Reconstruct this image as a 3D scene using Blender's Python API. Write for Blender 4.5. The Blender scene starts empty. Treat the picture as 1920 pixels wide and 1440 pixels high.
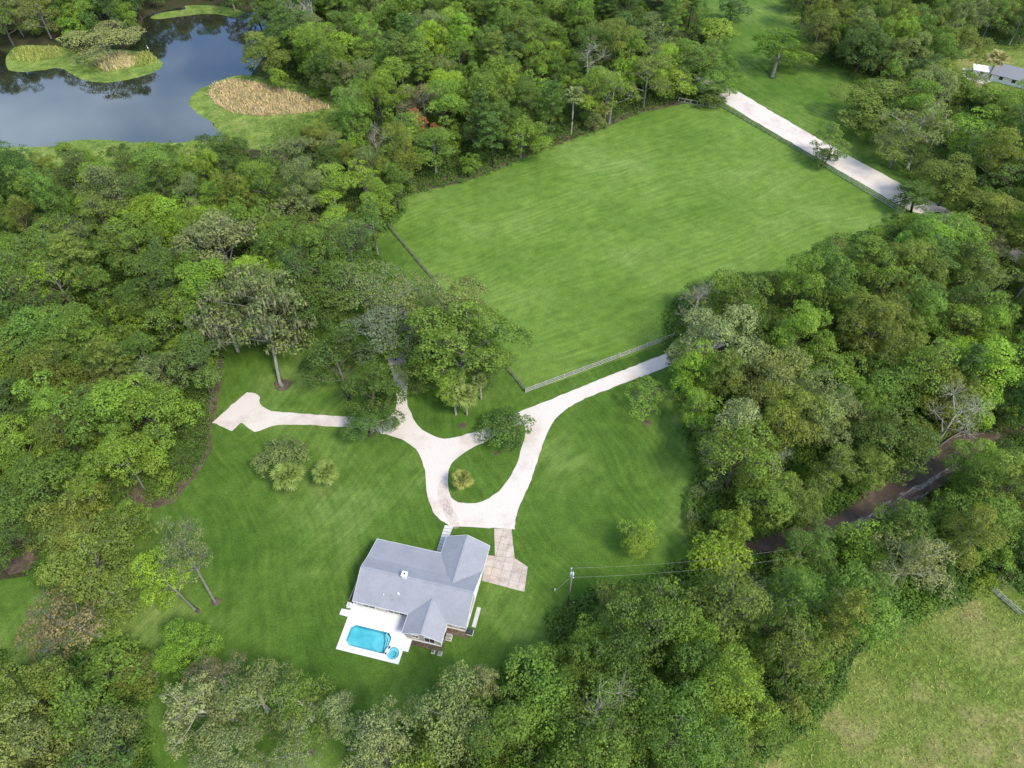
import bpy, bmesh, math, random
import numpy as np
from mathutils import Vector, Matrix, noise as mnoise
from mathutils.geometry import tessellate_polygon

# ---------------------------------------------------------------- camera, sky, sun
SC = bpy.context.scene
COL = SC.collection
H = 120.0; PITCH = math.radians(50); F = 1333.0
cam_d = bpy.data.cameras.new("camera"); cam = bpy.data.objects.new("camera", cam_d); COL.objects.link(cam)
cam.location = (0, 0, H); cam.rotation_euler = (math.radians(90) - PITCH, 0, 0)
cam_d.sensor_width = 36; cam_d.lens = 36 * F / 1920; cam_d.clip_start = 1; cam_d.clip_end = 6000
SC.camera = cam
SUN_EL = math.radians(52); SUN_AZ = math.radians(132)       # clockwise from +Y: the light comes from the right, camera side
world = bpy.data.worlds.new("World"); SC.world = world; world.use_nodes = True
wn = world.node_tree; wn.nodes.clear()
W = lambda t: wn.nodes.new(t)
wo = W("ShaderNodeOutputWorld"); bg = W("ShaderNodeBackground"); sky = W("ShaderNodeTexSky")
sky.sky_type = 'NISHITA'; sky.sun_disc = False; sky.sun_elevation = SUN_EL; sky.sun_rotation = SUN_AZ
sky.altitude = 100; sky.ozone_density = 3.5; sky.air_density = 1.0; sky.dust_density = .8
tc = W("ShaderNodeTexCoord"); mp = W("ShaderNodeMapping"); mp.inputs['Scale'].default_value = (1.6, 1.6, 3.0)
nz = W("ShaderNodeTexNoise"); nz.inputs['Scale'].default_value = 1.7; nz.inputs['Detail'].default_value = 5; nz.inputs['Roughness'].default_value = .5
cr = W("ShaderNodeValToRGB"); cr.color_ramp.elements[0].position = .53; cr.color_ramp.elements[0].color = (.02, .02, .02, 1)
cr.color_ramp.elements[1].position = .74; cr.color_ramp.elements[1].color = (.80, .80, .80, 1)
mx = W("ShaderNodeMix"); mx.data_type = 'RGBA'
mx.inputs['B'].default_value = (8.6, 8.9, 9.4, 1)                       # bright thin cloud over the blue
L = wn.links.new
L(tc.outputs['Generated'], mp.inputs['Vector']); L(mp.outputs[0], nz.inputs['Vector']); L(nz.outputs['Fac'], cr.inputs[0])
L(cr.outputs[0], mx.inputs['Factor']); L(sky.outputs[0], mx.inputs['A']); L(mx.outputs['Result'], bg.inputs[0]); L(bg.outputs[0], wo.inputs[0])
bg.inputs[1].default_value = 0.108
sd = bpy.data.lights.new("sun", 'SUN'); sd.energy = 1.5; sd.angle = math.radians(14); sd.color = (1, .93, .82)
so = bpy.data.objects.new("sun", sd); COL.objects.link(so)
sv = Vector((math.sin(SUN_AZ) * math.cos(SUN_EL), math.cos(SUN_AZ) * math.cos(SUN_EL), math.sin(SUN_EL)))
so.rotation_euler = sv.to_track_quat('Z', 'Y').to_euler(); so.location = (0, 0, 200)
vs = SC.view_settings; vs.view_transform = 'Standard'; vs.look = 'None'; vs.exposure = 1.60; vs.gamma = 1; vs.use_curve_mapping = False

# ---------------------------------------------------------------- helpers
rnd = random.Random(7); RNG = np.random.default_rng(11)
def ray(px, py):
    x = (px - 960) / F; y = -(py - 720) / F
    return Vector((x, math.cos(PITCH) + y * math.sin(PITCH), -math.sin(PITCH) + y * math.cos(PITCH)))
def G(px, py, z=0.0):
    d = ray(px, py); t = (z - H) / d.z
    return Vector((d.x * t, d.y * t, z))
def proj(x, y, z):
    dz = z - H
    depth = y * math.cos(PITCH) - dz * math.sin(PITCH)
    up = y * math.sin(PITCH) + dz * math.cos(PITCH)
    return 960 + F * x / depth, 720 - F * up / depth
def tag(o, label=None, cat=None, group=None, kind=None):
    if label: o['label'] = label
    if cat: o['category'] = cat
    if group: o['group'] = group
    if kind: o['kind'] = kind
    return o
def empty(name, loc=(0, 0, 0), rz=0, label=None, cat=None, group=None, parent=None):
    o = bpy.data.objects.new(name, None); COL.objects.link(o); o.location = loc; o.rotation_euler = (0, 0, rz)
    o.empty_display_size = .5
    if parent: o.parent = parent
    return tag(o, label, cat, group)
def link(name, mesh, parent=None, loc=None):
    o = bpy.data.objects.new(name, mesh); COL.objects.link(o)
    if parent: o.parent = parent
    if loc is not None: o.location = loc
    return o
class MB:
    def __init__(s): s.v = []; s.f = []
    def add(s, v, f):
        n = len(s.v); s.v += [tuple(a) for a in v]; s.f += [tuple(i + n for i in q) for q in f]; return s
    def box(s, x0, x1, y0, y1, z0, z1, M=None):
        v = [(x, y, z) for z in (z0, z1) for y in (y0, y1) for x in (x0, x1)]
        if M is not None: v = [M @ Vector(a) for a in v]
        return s.add(v, [(0, 2, 3, 1), (4, 5, 7, 6), (0, 1, 5, 4), (2, 6, 7, 3), (0, 4, 6, 2), (1, 3, 7, 5)])
    def bar(s, a, b, w, h):
        a = Vector(a); b = Vector(b); d = (b - a); l = d.length; d.normalize()
        q = d.to_track_quat('X', 'Z').to_matrix().to_4x4(); M = Matrix.Translation(a) @ q
        return s.box(0, l, -w / 2, w / 2, -h / 2, h / 2, M)
    def tube(s, pts, rad, n=7):
        pts = [Vector(p) for p in pts]; base = len(s.v); k = len(pts)
        for i, p in enumerate(pts):
            d = (pts[min(i + 1, k - 1)] - pts[max(i - 1, 0)]).normalized()
            q = d.to_track_quat('Z', 'X')
            for j in range(n):
                a = 2 * math.pi * j / n
                s.v.append(tuple(p + q @ Vector((math.cos(a) * rad[i], math.sin(a) * rad[i], 0))))
        for i in range(k - 1):
            for j in range(n):
                s.f.append((base + i * n + j, base + i * n + (j + 1) % n, base + (i + 1) * n + (j + 1) % n, base + (i + 1) * n + j))
        s.f.append(tuple(base + (k - 1) * n + j for j in range(n))); s.f.append(tuple(base + n - 1 - j for j in range(n)))
        return s
    def prism(s, poly, z0, z1):
        """vertical prism of a 2-D outline"""
        n = len(poly)
        ar = sum(poly[i][0] * poly[(i + 1) % n][1] - poly[(i + 1) % n][0] * poly[i][1] for i in range(n))
        if ar < 0: poly = poly[::-1]
        v = [(p[0], p[1], z0) for p in poly] + [(p[0], p[1], z1) for p in poly]
        return s.add(v, [tuple(range(n, 2 * n)), tuple(reversed(range(n)))] + [(i, (i + 1) % n, (i + 1) % n + n, i + n) for i in range(n)])
    def mesh(s, name, m, smooth=False):
        me = bpy.data.meshes.new(name); me.from_pydata(s.v, [], s.f); me.materials.append(m)
        if smooth: me.polygons.foreach_set('use_smooth', [True] * len(me.polygons))
        me.update(); return me
    def build(s, name, m, parent=None, smooth=False, loc=None):
        return link(name, s.mesh(name, m, smooth), parent, loc)
def crs(pts, n=6, closed=True):
    """Catmull-Rom through 2-D points"""
    out = []; k = len(pts)
    for i in range(k if closed else k - 1):
        g = (lambda j: pts[j % k]) if closed else (lambda j: pts[min(max(j, 0), k - 1)])
        p0, p1, p2, p3 = g(i - 1), g(i), g(i + 1), g(i + 2)
        for j in range(n):
            t = j / n
            out.append(tuple(.5 * (2 * p1[a] + (p2[a] - p0[a]) * t + (2 * p0[a] - 5 * p1[a] + 4 * p2[a] - p3[a]) * t * t + (3 * p1[a] - p0[a] - 3 * p2[a] + p3[a]) * t ** 3) for a in (0, 1)))
    if not closed: out.append(tuple(pts[-1]))
    return out
def wob(poly, amp, sc=.25, seed=0.):
    """uneven edge of a ground outline, in metres"""
    out = []
    for x, y in poly:
        out.append((x + amp * mnoise.noise(Vector((x * sc, y * sc, seed))), y + amp * mnoise.noise(Vector((x * sc, y * sc, seed + 9)))))
    return out
def dens(poly, step=2.5):
    out = []
    n = len(poly)
    for i in range(n):
        a = Vector(poly[i]); b = Vector(poly[(i + 1) % n]); k = max(1, int((b - a).length / step))
        for j in range(k): out.append(tuple(a.lerp(b, j / k)))
    return out
def pxpoly(pts, z=0.0): return [tuple(G(p[0], p[1], z)[:2]) for p in pts]
def sheet(name, outer, z, m, holes=(), parent=None, kind='structure', skirt=0):
    loops = [[Vector((p[0], p[1], z)) for p in L_] for L_ in [outer] + list(holes)]
    tri = tessellate_polygon(loops); v = [p for L_ in loops for p in L_]
    f = []
    for t in tri:
        a, b, c = (v[i] for i in t)
        if (b - a).cross(c - a).z < 0: t = (t[0], t[2], t[1])
        f.append(tuple(t))
    mb = MB().add(v, f)
    if skirt:
        off = 0
        for L_ in loops:
            n = len(L_); lo = len(mb.v); mb.v += [(p.x, p.y, z - skirt) for p in L_]
            mb.f += [(off + i, off + (i + 1) % n, lo + (i + 1) % n, lo + i) for i in range(n)]; off += n
    o = mb.build(name, m, parent)
    if kind: o['kind'] = kind
    return o

# ---------------------------------------------------------------- materials
def mat(name, col=(.5, .5, .5), rough=.8, spec=.3, metal=0):
    m = bpy.data.materials.new(name); m.use_nodes = True; b = m.node_tree.nodes['Principled BSDF']
    b.inputs['Base Color'].default_value = (*col, 1); b.inputs['Roughness'].default_value = rough
    b.inputs['Specular IOR Level'].default_value = spec; b.inputs['Metallic'].default_value = metal
    return m
class NT:
    def __init__(s, m): s.t = m.node_tree; s.b = s.t.nodes['Principled BSDF']; s.geo = s.n("ShaderNodeNewGeometry")
    def n(s, t, **k):
        x = s.t.nodes.new(t)
        for a, v in k.items(): setattr(x, a, v)
        return x
    def l(s, a, b): s.t.links.new(a, b)
    def noise(s, scale, detail=4, rough=.55, vec=None, dist=0):
        x = s.n("ShaderNodeTexNoise"); x.inputs['Scale'].default_value = scale; x.inputs['Detail'].default_value = detail
        x.inputs['Roughness'].default_value = rough; x.inputs['Distortion'].default_value = dist
        s.l(vec if vec is not None else s.geo.outputs['Position'], x.inputs['Vector']); return x.outputs['Fac']
    def map(s, rz, sc, src=None):
        x = s.n("ShaderNodeMapping"); x.vector_type = 'TEXTURE'; x.inputs['Rotation'].default_value = (0, 0, rz); x.inputs['Scale'].default_value = sc
        s.l(src if src is not None else s.geo.outputs['Position'], x.inputs['Vector']); return x.outputs[0]
    def ramp(s, fac, stops):
        x = s.n("ShaderNodeValToRGB"); e = x.color_ramp.elements
        while len(e) < len(stops): e.new(.5)
        for i, (p, c) in enumerate(stops): e[i].position = p; e[i].color = (*c, 1) if len(c) == 3 else c
        s.l(fac, x.inputs[0]); return x.outputs[0]
    def gray(s, fac, a, b):
        return s.ramp(fac, [(a, (0, 0, 0)), (b, (1, 1, 1))])
    def mix(s, fac, a, b, mode='MIX'):
        x = s.n("ShaderNodeMix"); x.data_type = 'RGBA'; x.blend_type = mode
        for k, v in (('Factor', fac), ('A', a), ('B', b)):
            if isinstance(v, (int, float)): x.inputs[k].default_value = v
            elif isinstance(v, tuple): x.inputs[k].default_value = (*v, 1)
            else: s.l(v, x.inputs[k])
        return x.outputs['Result']
    def math(s, op, a, b=0.):
        x = s.n("ShaderNodeMath"); x.operation = op
        for i, v in enumerate((a, b)):
            if isinstance(v, (int, float)): x.inputs[i].default_value = v
            else: s.l(v, x.inputs[i])
        return x.outputs[0]
    def col(s, c): s.l(c, s.b.inputs['Base Color'])
    def bump(s, h, strength=.3, dist=.1):
        x = s.n("ShaderNodeBump"); x.inputs['Strength'].default_value = strength; x.inputs['Distance'].default_value = dist
        s.l(h, x.inputs['Height']); s.l(x.outputs[0], s.b.inputs['Normal'])

def grass_mat(name, lo, mid, hi, d1, d2, warp=6., patch=.045, dry=None, amp=1.):
    m = mat(name, mid, .95, .1); t = NT(m)
    big = t.noise(patch, 4, .6)
    base = t.ramp(big, [(.34, lo), (.52, mid), (.68, hi)])
    # mowing and wind streaks: noise drawn out along two directions, bent by a slow warp
    wv = t.n("ShaderNodeTexNoise"); wv.inputs['Scale'].default_value = .022; wv.inputs['Detail'].default_value = 2; t.l(t.geo.outputs['Position'], wv.inputs['Vector'])
    sc = t.n("ShaderNodeVectorMath", operation='SCALE'); sc.inputs['Scale'].default_value = warp * 4; t.l(wv.outputs['Color'], sc.inputs[0])
    ad = t.n("ShaderNodeVectorMath", operation='ADD'); t.l(t.geo.outputs['Position'], ad.inputs[0]); t.l(sc.outputs[0], ad.inputs[1])
    s1 = t.noise(1.0, 3, .6, t.map(d1, (16, 1.15, 5), ad.outputs[0])); s2 = t.noise(1.0, 3, .6, t.map(d2, (11, .8, 5), ad.outputs[0]))
    sel = t.gray(t.noise(.035, 2), .44, .56)
    st = t.mix(sel, s1, s2)
    k = .11 * amp
    c = t.mix(1., base, t.ramp(st, [(.3, (1 - 1.6 * k,) * 3), (.5, (1, 1, 1)), (.72, (1 + 1.7 * k, 1 + 1.5 * k, 1 + 1.7 * k))]), 'MULTIPLY')
    for dd_, k2 in ((d1, .034), (d2, .014)):
        wvt = t.n("ShaderNodeTexWave"); wvt.wave_type = 'BANDS'; wvt.bands_direction = 'Y'; wvt.inputs['Scale'].default_value = .19; wvt.inputs['Distortion'].default_value = 3.; wvt.inputs['Detail'].default_value = 3; wvt.inputs['Detail Scale'].default_value = .12; wvt.inputs['Detail Roughness'].default_value = .6
        t.l(t.map(dd_, (1, 1, 1), ad.outputs[0]), wvt.inputs['Vector'])
        fade = t.mix(t.gray(t.noise(.05, 3, .6), .40, .62), (1, 1, 1), t.ramp(wvt.outputs['Fac'], [(.2, (1 - k2 * amp * 1.6,) * 3), (.8, (1 + k2 * amp * 2,) * 3)]))
        c = t.mix(1., c, fade, 'MULTIPLY')
    mot = t.noise(.35, 5, .65)
    c = t.mix(1., c, t.ramp(mot, [(.3, (.76, .80, .74)), (.5, (1, 1, 1)), (.72, (1.26, 1.20, 1.28))]), 'MULTIPLY')
    fine = t.noise(3.2, 4, .7)
    c = t.mix(1., c, t.ramp(fine, [(.3, (.70, .72, .68)), (.7, (1.30, 1.28, 1.32))]), 'MULTIPLY')
    c = t.mix(t.math('MULTIPLY', t.gray(t.noise(.8, 6, .75), .60, .76), .28), c, (.20, .21, .07))
    if dry:
        c = t.mix(t.gray(t.noise(.09, 6, .7), dry[1], dry[1] + .17), c, dry[0])
        c = t.mix(1., c, t.ramp(t.noise(1.1, 5, .75), [(.3, (.6, .62, .55)), (.7, (1.35, 1.35, 1.3))]), 'MULTIPLY')
    t.col(c); t.bump(t.noise(1.6, 6, .7), .55, .25); return m
M = {}
A_FR = math.radians(26)
M['lawn'] = grass_mat('lawn_grass', (.046, .096, .012), (.072, .132, .019), (.130, .190, .043), math.radians(118), math.radians(60), patch=.035)
M['pasture'] = grass_mat('pasture_grass', (.082, .148, .020), (.110, .182, .030), (.146, .216, .047), A_FR, A_FR + math.radians(9), warp=2.5, patch=.03, amp=.8)
M['verge'] = grass_mat('verge_grass', (.060, .122, .016), (.090, .156, .026), (.135, .195, .042), math.radians(125), math.radians(130), patch=.05)
M['meadow'] = grass_mat('meadow_grass', (.090, .145, .022), (.135, .175, .038), (.18, .205, .060), math.radians(40), math.radians(100), patch=.06, dry=((.25, .215, .095), .50))
M['marsh'] = grass_mat('marsh_grass', (.095, .15, .03), (.14, .195, .04), (.18, .22, .06), .2, 1.2, patch=.15, dry=((.24, .21, .09), .58))
m = mat('woodland_floor', (.05, .04, .03), .95, .1); t = NT(m)
c = t.ramp(t.noise(.16, 6, .65), [(.35, (.030, .050, .014)), (.5, (.045, .048, .020)), (.62, (.062, .048, .030))])
t.col(t.mix(1., c, t.ramp(t.noise(2.2, 5, .7), [(.3, (.55, .55, .55)), (.7, (1.4, 1.35, 1.3))]), 'MULTIPLY')); t.bump(t.noise(.9, 6, .7), .8, .4); M['floor'] = m
m = mat('leaf_litter', (.12, .075, .055), .95, .1); t = NT(m)
c = t.ramp(t.noise(.5, 6, .7), [(.3, (.050, .040, .028)), (.5, (.098, .073, .052)), (.7, (.16, .125, .092))])
t.col(t.mix(1., c, t.ramp(t.noise(4, 4, .7), [(.3, (.6, .6, .6)), (.7, (1.35, 1.35, 1.3))]), 'MULTIPLY')); t.bump(t.noise(2.5, 6, .7), .6, .15); M['litter'] = m
m = mat('white_gravel', (.7, .66, .62), .95, .15); t = NT(m)
c = t.mix(t.gray(t.noise(.16, 5, .65), .50, .70), (.57, .515, .45), (.47, .39, .33))
c = t.mix(1., c, t.ramp(t.noise(5., 4, .7), [(.3, (.86, .86, .86)), (.7, (1.06, 1.06, 1.06))]), 'MULTIPLY')
c = t.mix(t.gray(t.noise(.55, 6, .75), .60, .80), c, (.60, .50, .44))
t.col(c); t.bump(t.noise(6, 4, .7), .4, .04); M['gravel'] = m
m = mat('rust_stain', (.5, .33, .25), .95, .1); t = NT(m)
al = t.math('MULTIPLY', t.gray(t.noise(.9, 5, .7), .30, .75), .55)
t.col(t.ramp(t.noise(2., 4, .7), [(.3, (.52, .37, .29)), (.7, (.70, .60, .54))])); t.l(al, t.b.inputs['Alpha']); M['stain'] = m
m = mat('pad_concrete', (.5, .45, .4), .9, .2); t = NT(m)
oi = t.n("ShaderNodeObjectInfo")
c = t.ramp(t.noise(.7, 6, .7), [(.28, (.30, .235, .185)), (.45, (.43, .355, .29)), (.65, (.51, .45, .385))])
c = t.mix(t.gray(t.noise(1.7, 5, .7), .62, .72), c, (.27, .20, .16))
t.col(t.mix(1., c, t.ramp(oi.outputs['Random'], [(0, (.93, .93, .93)), (1, (1.05, 1.04, 1.03))]), 'MULTIPLY')); M['pad'] = m
m = mat('pool_deck_concrete', (.82, .81, .79), .8, .3); t = NT(m)
t.col(t.ramp(t.noise(.5, 6, .6), [(.3, (.58, .565, .54)), (.7, (.67, .66, .635))])); M['deck'] = m
m = mat('walk_concrete', (.7, .7, .66), .85, .2); t = NT(m)
t.col(t.ramp(t.noise(1.2, 6, .6), [(.3, (.42, .415, .385)), (.7, (.54, .54, .51))])); M['walk'] = m
m = mat('roof_metal', (.30, .315, .36), .5, .4); t = NT(m)
c = t.ramp(t.noise(.35, 4, .6), [(.3, (.245, .25, .27)), (.7, (.288, .293, .314))])
t.col(t.mix(1., c, t.ramp(t.noise(2., 5, .7, t.map(0, (1, 1, 1))), [(.35, (.93, .93, .93)), (.7, (1.05, 1.05, 1.05))]), 'MULTIPLY')); M['roof'] = m
m = mat('wall_siding', (.42, .38, .33), .85, .2); t = NT(m)
t.col(t.ramp(t.noise(3, 5, .6), [(.3, (.36, .32, .28)), (.7, (.46, .42, .37))])); M['wall'] = m
M['trim'] = mat('white_trim', (.74, .75, .72), .6, .3)
M['white'] = mat('white_paint', (.82, .82, .82), .5, .4)
M['pane'] = mat('dark_glass', (.03, .035, .04), .08, .6)
M['dark'] = mat('dark_grey', (.05, .05, .052), .6, .3)
m = mat('pool_plaster', (.18, .55, .62), .8, .2); t = NT(m)
t.col(t.ramp(t.noise(.45, 4, .6), [(.35, (.10, .39, .45)), (.65, (.22, .52, .58))])); M['plaster'] = m
M['tile'] = mat('waterline_tile', (.12, .22, .33), .3, .5)
M['step'] = mat('pool_step', (.30, .55, .60), .7, .2)
M['coping'] = mat('pool_coping', (.80, .80, .78), .7, .3)
def glossy_mix(name, trans, rough, ior):
    m = bpy.data.materials.new(name); m.use_nodes = True; nt = m.node_tree; nt.nodes.clear()
    o = nt.nodes.new("ShaderNodeOutputMaterial"); a = nt.nodes.new("ShaderNodeBsdfTransparent"); a.inputs[0].default_value = (*trans, 1)
    g = nt.nodes.new("ShaderNodeBsdfGlossy"); g.inputs['Roughness'].default_value = rough; fr = nt.nodes.new("ShaderNodeFresnel"); fr.inputs['IOR'].default_value = ior
    x = nt.nodes.new("ShaderNodeMixShader"); nt.links.new(fr.outputs[0], x.inputs[0]); nt.links.new(a.outputs[0], x.inputs[1]); nt.links.new(g.outputs[0], x.inputs[2]); nt.links.new(x.outputs[0], o.inputs[0])
    return m
M['poolwater'] = glossy_mix('pool_water', (.72, .95, .98), .03, 1.33)
m = mat('pond_water', (.014, .016, .010), .045, .5); t = NT(m); t.b.inputs['IOR'].default_value = 1.75; t.b.inputs['Specular IOR Level'].default_value = .8; t.b.inputs['Specular Tint'].default_value = (.62, .84, 1, 1)  # blue of the mirrored sky is put into the specular tint
t.col(t.ramp(t.noise(.05, 4, .6), [(.35, (.012, .014, .009)), (.65, (.026, .024, .014))])); t.bump(t.noise(1.2, 3, .5), .05, .02); M['pond'] = m
m = mat('wet_mud', (.09, .055, .042), .55, .4); t = NT(m)
c = t.ramp(t.noise(.25, 6, .7), [(.3, (.030, .023, .018)), (.5, (.070, .045, .032)), (.68, (.125, .090, .066))])
t.col(c); t.bump(t.noise(1.2, 6, .7), .5, .15); M['mud'] = m
m = mat('pale_wet_glint', (.3, .27, .24), .8, .2); t = NT(m)  # wet glint on the mud, painted in as pale broken streaks
al = t.gray(t.noise(.8, 6, .75, t.map(math.radians(35), (5, 1, 1))), .44, .62); t.col(t.ramp(t.noise(2, 4), [(.3, (.20, .17, .15)), (.7, (.45, .42, .39))])); t.l(al, t.b.inputs['Alpha']); M['rut'] = m
m = mat('fence_wood', (.3, .28, .24), .9, .2); t = NT(m)
t.col(t.ramp(t.noise(2, 5, .7), [(.3, (.25, .235, .205)), (.7, (.46, .445, .405))])); M['wood'] = m
M['oldwood'] = mat('grey_fence_wood', (.17, .165, .15), .9, .1)
m = mat('bark', (.2, .17, .14), .95, .1); t = NT(m); oi = t.n("ShaderNodeObjectInfo")
t.col(t.mix(1., t.ramp(t.noise(3, 5, .7), [(.3, (.62, .6, .58)), (.7, (1.25, 1.25, 1.22))]), oi.outputs['Color'], 'MULTIPLY')); M['bark'] = m
def leaf_mat(name, transl=.42):
    m = mat(name, (.06, .12, .02), .6, .25); t = NT(m)
    oi = t.n("ShaderNodeObjectInfo"); at = t.n("ShaderNodeAttribute"); at.attribute_name = 'lv'
    c = t.mix(1., oi.outputs['Color'], t.ramp(at.outputs['Fac'], [(0, (.62, .66, .66)), (.5, (1.32, 1.22, .88)), (1, (1.95, 1.8, 1.2))]), 'MULTIPLY')
    t.col(c)
    tr = t.n("ShaderNodeBsdfTranslucent"); t.l(t.mix(1., c, (1.0, 1.05, .7), 'MULTIPLY'), tr.inputs[0])
    x = t.n("ShaderNodeMixShader"); x.inputs[0].default_value = transl; out = t.t.nodes['Material Output']
    t.l(t.b.outputs[0], x.inputs[1]); t.l(tr.outputs[0], x.inputs[2]); t.l(x.outputs[0], out.inputs[0]); return m
M['leaf'] = leaf_mat('foliage')
M['moss'] = leaf_mat('hanging_moss', .1)

# ---------------------------------------------------------------- ground, water, drives
U0 = G(630, 1217); EU = (G(747, 1246) - U0).normalized(); EV = Vector((-EU.y, EU.x, 0))
RZ_H = math.atan2(EU.y, EU.x)
def hu(u, v): q = U0 + EU * u + EV * v; return (q.x, q.y)
DECK = [(0, 0), (11.05, 0), (11.05, 2.3), (11.95, 2.3), (11.95, 5.0), (10.4, 5.0), (10.4, 8.3), (-.15, 8.3), (-.15, 6.85), (-1.7, 6.75), (-1.7, 5.7), (-.1, 5.65)]
POOLC = [(1.9, 1.0), (8.0, 1.0), (8.5, 1.5), (8.5, 3.9), (7.8, 4.65), (1.7, 4.65), (1.05, 4.0), (1.05, 1.75)]
POOLH = [(.4, .35), (10.7, .35), (10.7, 5.0), (.4, 5.0)]
hole = [hu(*q) for q in POOLH]
big = [(-900, -300), (900, -300), (900, 1500), (-900, 1500)]
ground = sheet('ground', big, 0, M['floor'], [hole])
lawn_px = [(418, 600), (412, 660), (402, 720), (390, 780), (388, 835), (352, 888), (318, 932), (290, 941), (240, 942), (215, 962), (120, 1000), (75, 1050), (50, 1080), (5, 1090), (-60, 1120), (-200, 1250), (-250, 1560), (250, 1600),
           (880, 1600), (1000, 1400), (1110, 1290), (1200, 1200), (1300, 1130), (1395, 1075), (1350, 1035), (1325, 1000), (1320, 930), (1325, 870), (1310, 800), (1290, 740), (1290, 700), (1300, 650), (1262, 640), (1190, 662),
           (985, 737), (725, 425), (690, 430), (640, 500), (600, 600), (540, 590), (470, 600)]
lawn = sheet('lawn', wob(dens(pxpoly(lawn_px)), .7), .004 * 3, M['lawn'], [hole])
pasture_px = [(985, 737), (1262, 640), (1340, 620), (1420, 560), (1560, 500), (1700, 420), (1690, 399), (1530, 303), (1350, 197), (1272, 193), (1210, 208), (1130, 238), (1060, 264), (990, 290), (920, 320), (860, 342), (790, 357), (760, 366), (740, 400), (722, 424)]
sheet('pasture', wob(dens(pxpoly(pasture_px)), .5), .016, M['pasture'])
sheet('pasture_edge_litter', wob(dens(pxpoly([(1275, 186), (1275, 196), (1210, 209), (1130, 240), (1060, 266), (990, 293), (920, 323), (860, 344), (790, 359), (755, 366), (760, 350), (850, 325), (950, 290), (1060, 250), (1190, 205)])), .5), .020, M['litter'])
verge_px = [(1345, 199), (1360, 165), (1345, 120), (1325, 60), (1290, 0), (1260, -60), (1520, -60), (1500, 40), (1560, 120), (1640, 150), (1760, 250), (1790, 350), (1830, 420), (1760, 450), (1700, 420), (1690, 399), (1530, 303)]
sheet('roadside_grass', wob(dens(pxpoly(verge_px)), .6), .012, M['verge'])
sheet('far_clearing', pxpoly([(1770, 85), (1990, 80), (2000, 200), (1780, 190)]), .014, M['meadow'])
meadow_px = [(1330, 1620), (1400, 1440), (1500, 1360), (1580, 1270), (1640, 1190), (1740, 1130), (1820, 1090), (1900, 1085), (2000, 1110), (2300, 1250), (2400, 1620)]
sheet('meadow', wob(dens(pxpoly(meadow_px)), 1.), .012, M['meadow'])
sheet('leaf_litter', wob(dens(pxpoly([(420, 640), (418, 700), (404, 770), (397, 800), (398, 844), (362, 898), (326, 942), (290, 952), (225, 946), (170, 975), (90, 1020), (58, 1066), (20, 1080), (-60, 1000), (60, 900), (240, 880), (310, 850), (340, 780), (370, 640)])), .5), .020, M['litter'])
# mulch rings at the feet of single trees
def ring(px, py, r, seed):
    c = G(px, py); pts = [(c.x + r * math.cos(a) * (1 + .18 * math.sin(3 * a + seed)), c.y + r * math.sin(a) * (1 + .12 * math.cos(2 * a + seed))) for a in [i * math.pi / 12 for i in range(24)]]
    sheet('mulch_ring', pts, .028, M['litter'])
for i, (a, b, r) in enumerate([(530, 722, 1.9), (404, 1128, .9), (370, 1145, .5), (212, 1200, .5), (1213, 792, .8), (868, 798, .8), (582, 1412, .6), (930, 850, .5)]): ring(a, b, r, i)

drive_px = [(1430, 590), (1330, 628), (1262, 657), (1200, 682), (1130, 709), (1060, 738), (1012, 757), (985, 767), (945, 786), (900, 806), (865, 817), (835, 823), (808, 815), (785, 799), (771, 775), (763, 750), (765, 715), (764, 690), (752, 660), (725, 655),
            (735, 700), (744, 735), (742, 765), (725, 785), (700, 788), (670, 783), (600, 778), (545, 774), (510, 771), (492, 762), (486, 752), (488, 745), (480, 738), (466, 736), (456, 741), (402, 789), (404, 794), (432, 807), (437, 806), (452, 793),
            (463, 800), (475, 809), (488, 808), (510, 799), (545, 796), (600, 798), (670, 803), (735, 818), (762, 829), (785, 850), (797, 885), (800, 920), (808, 950), (820, 970), (842, 984), (850, 987), (925, 990), (958, 992), (965, 992), (967, 975), (976, 945), (996, 900),
            (1012, 850), (1026, 812), (1042, 786), (1066, 764), (1105, 744), (1160, 722), (1215, 702), (1262, 684), (1340, 655), (1440, 615)]
island_px = [(840, 900), (842, 880), (853, 863), (880, 843), (913, 827), (945, 808), (972, 797), (984, 797), (984, 820), (978, 840), (967, 873), (947, 908), (923, 930), (897, 942), (870, 943), (850, 937), (841, 920)]
isl = crs(pxpoly(island_px), 4); drv = crs(pxpoly(drive_px), 3)
sheet('gravel_drive', wob(wob(dens(drv, .8), .16, .6), .16, 1.9, 4), .030, M['gravel'], [wob(wob(dens(isl, .8), .12, .6), .14, 1.9, 4)])
road_px = [(1385, 172), (1440, 205), (1500, 240), (1570, 280), (1640, 318), (1700, 350), (1762, 386), (1840, 420), (1960, 470), (2080, 520), (2060, 560), (1920, 500), (1830, 455), (1770, 425), (1740, 405), (1700, 392), (1640, 358), (1570, 318), (1500, 277), (1430, 236), (1360, 194), (1320, 176), (1285, 158), (1250, 140), (1258, 122), (1290, 130), (1340, 148)]
sheet('gravel_road', wob(wob(dens(crs(pxpoly(road_px), 3), 1.2), .3, .3), .28, 1.3, 3), .030, M['gravel'])
sheet('stain_at_walk', wob(crs(pxpoly([(836, 935), (848, 950), (858, 970), (860, 990), (846, 989), (838, 975), (832, 955)]), 3), .3), .036, M['stain'])
sheet('stain_on_drive', wob(crs(pxpoly([(826, 900), (838, 905), (842, 930), (850, 955), (846, 968), (832, 955), (822, 930)]), 3), .3), .036, M['stain'])
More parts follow.
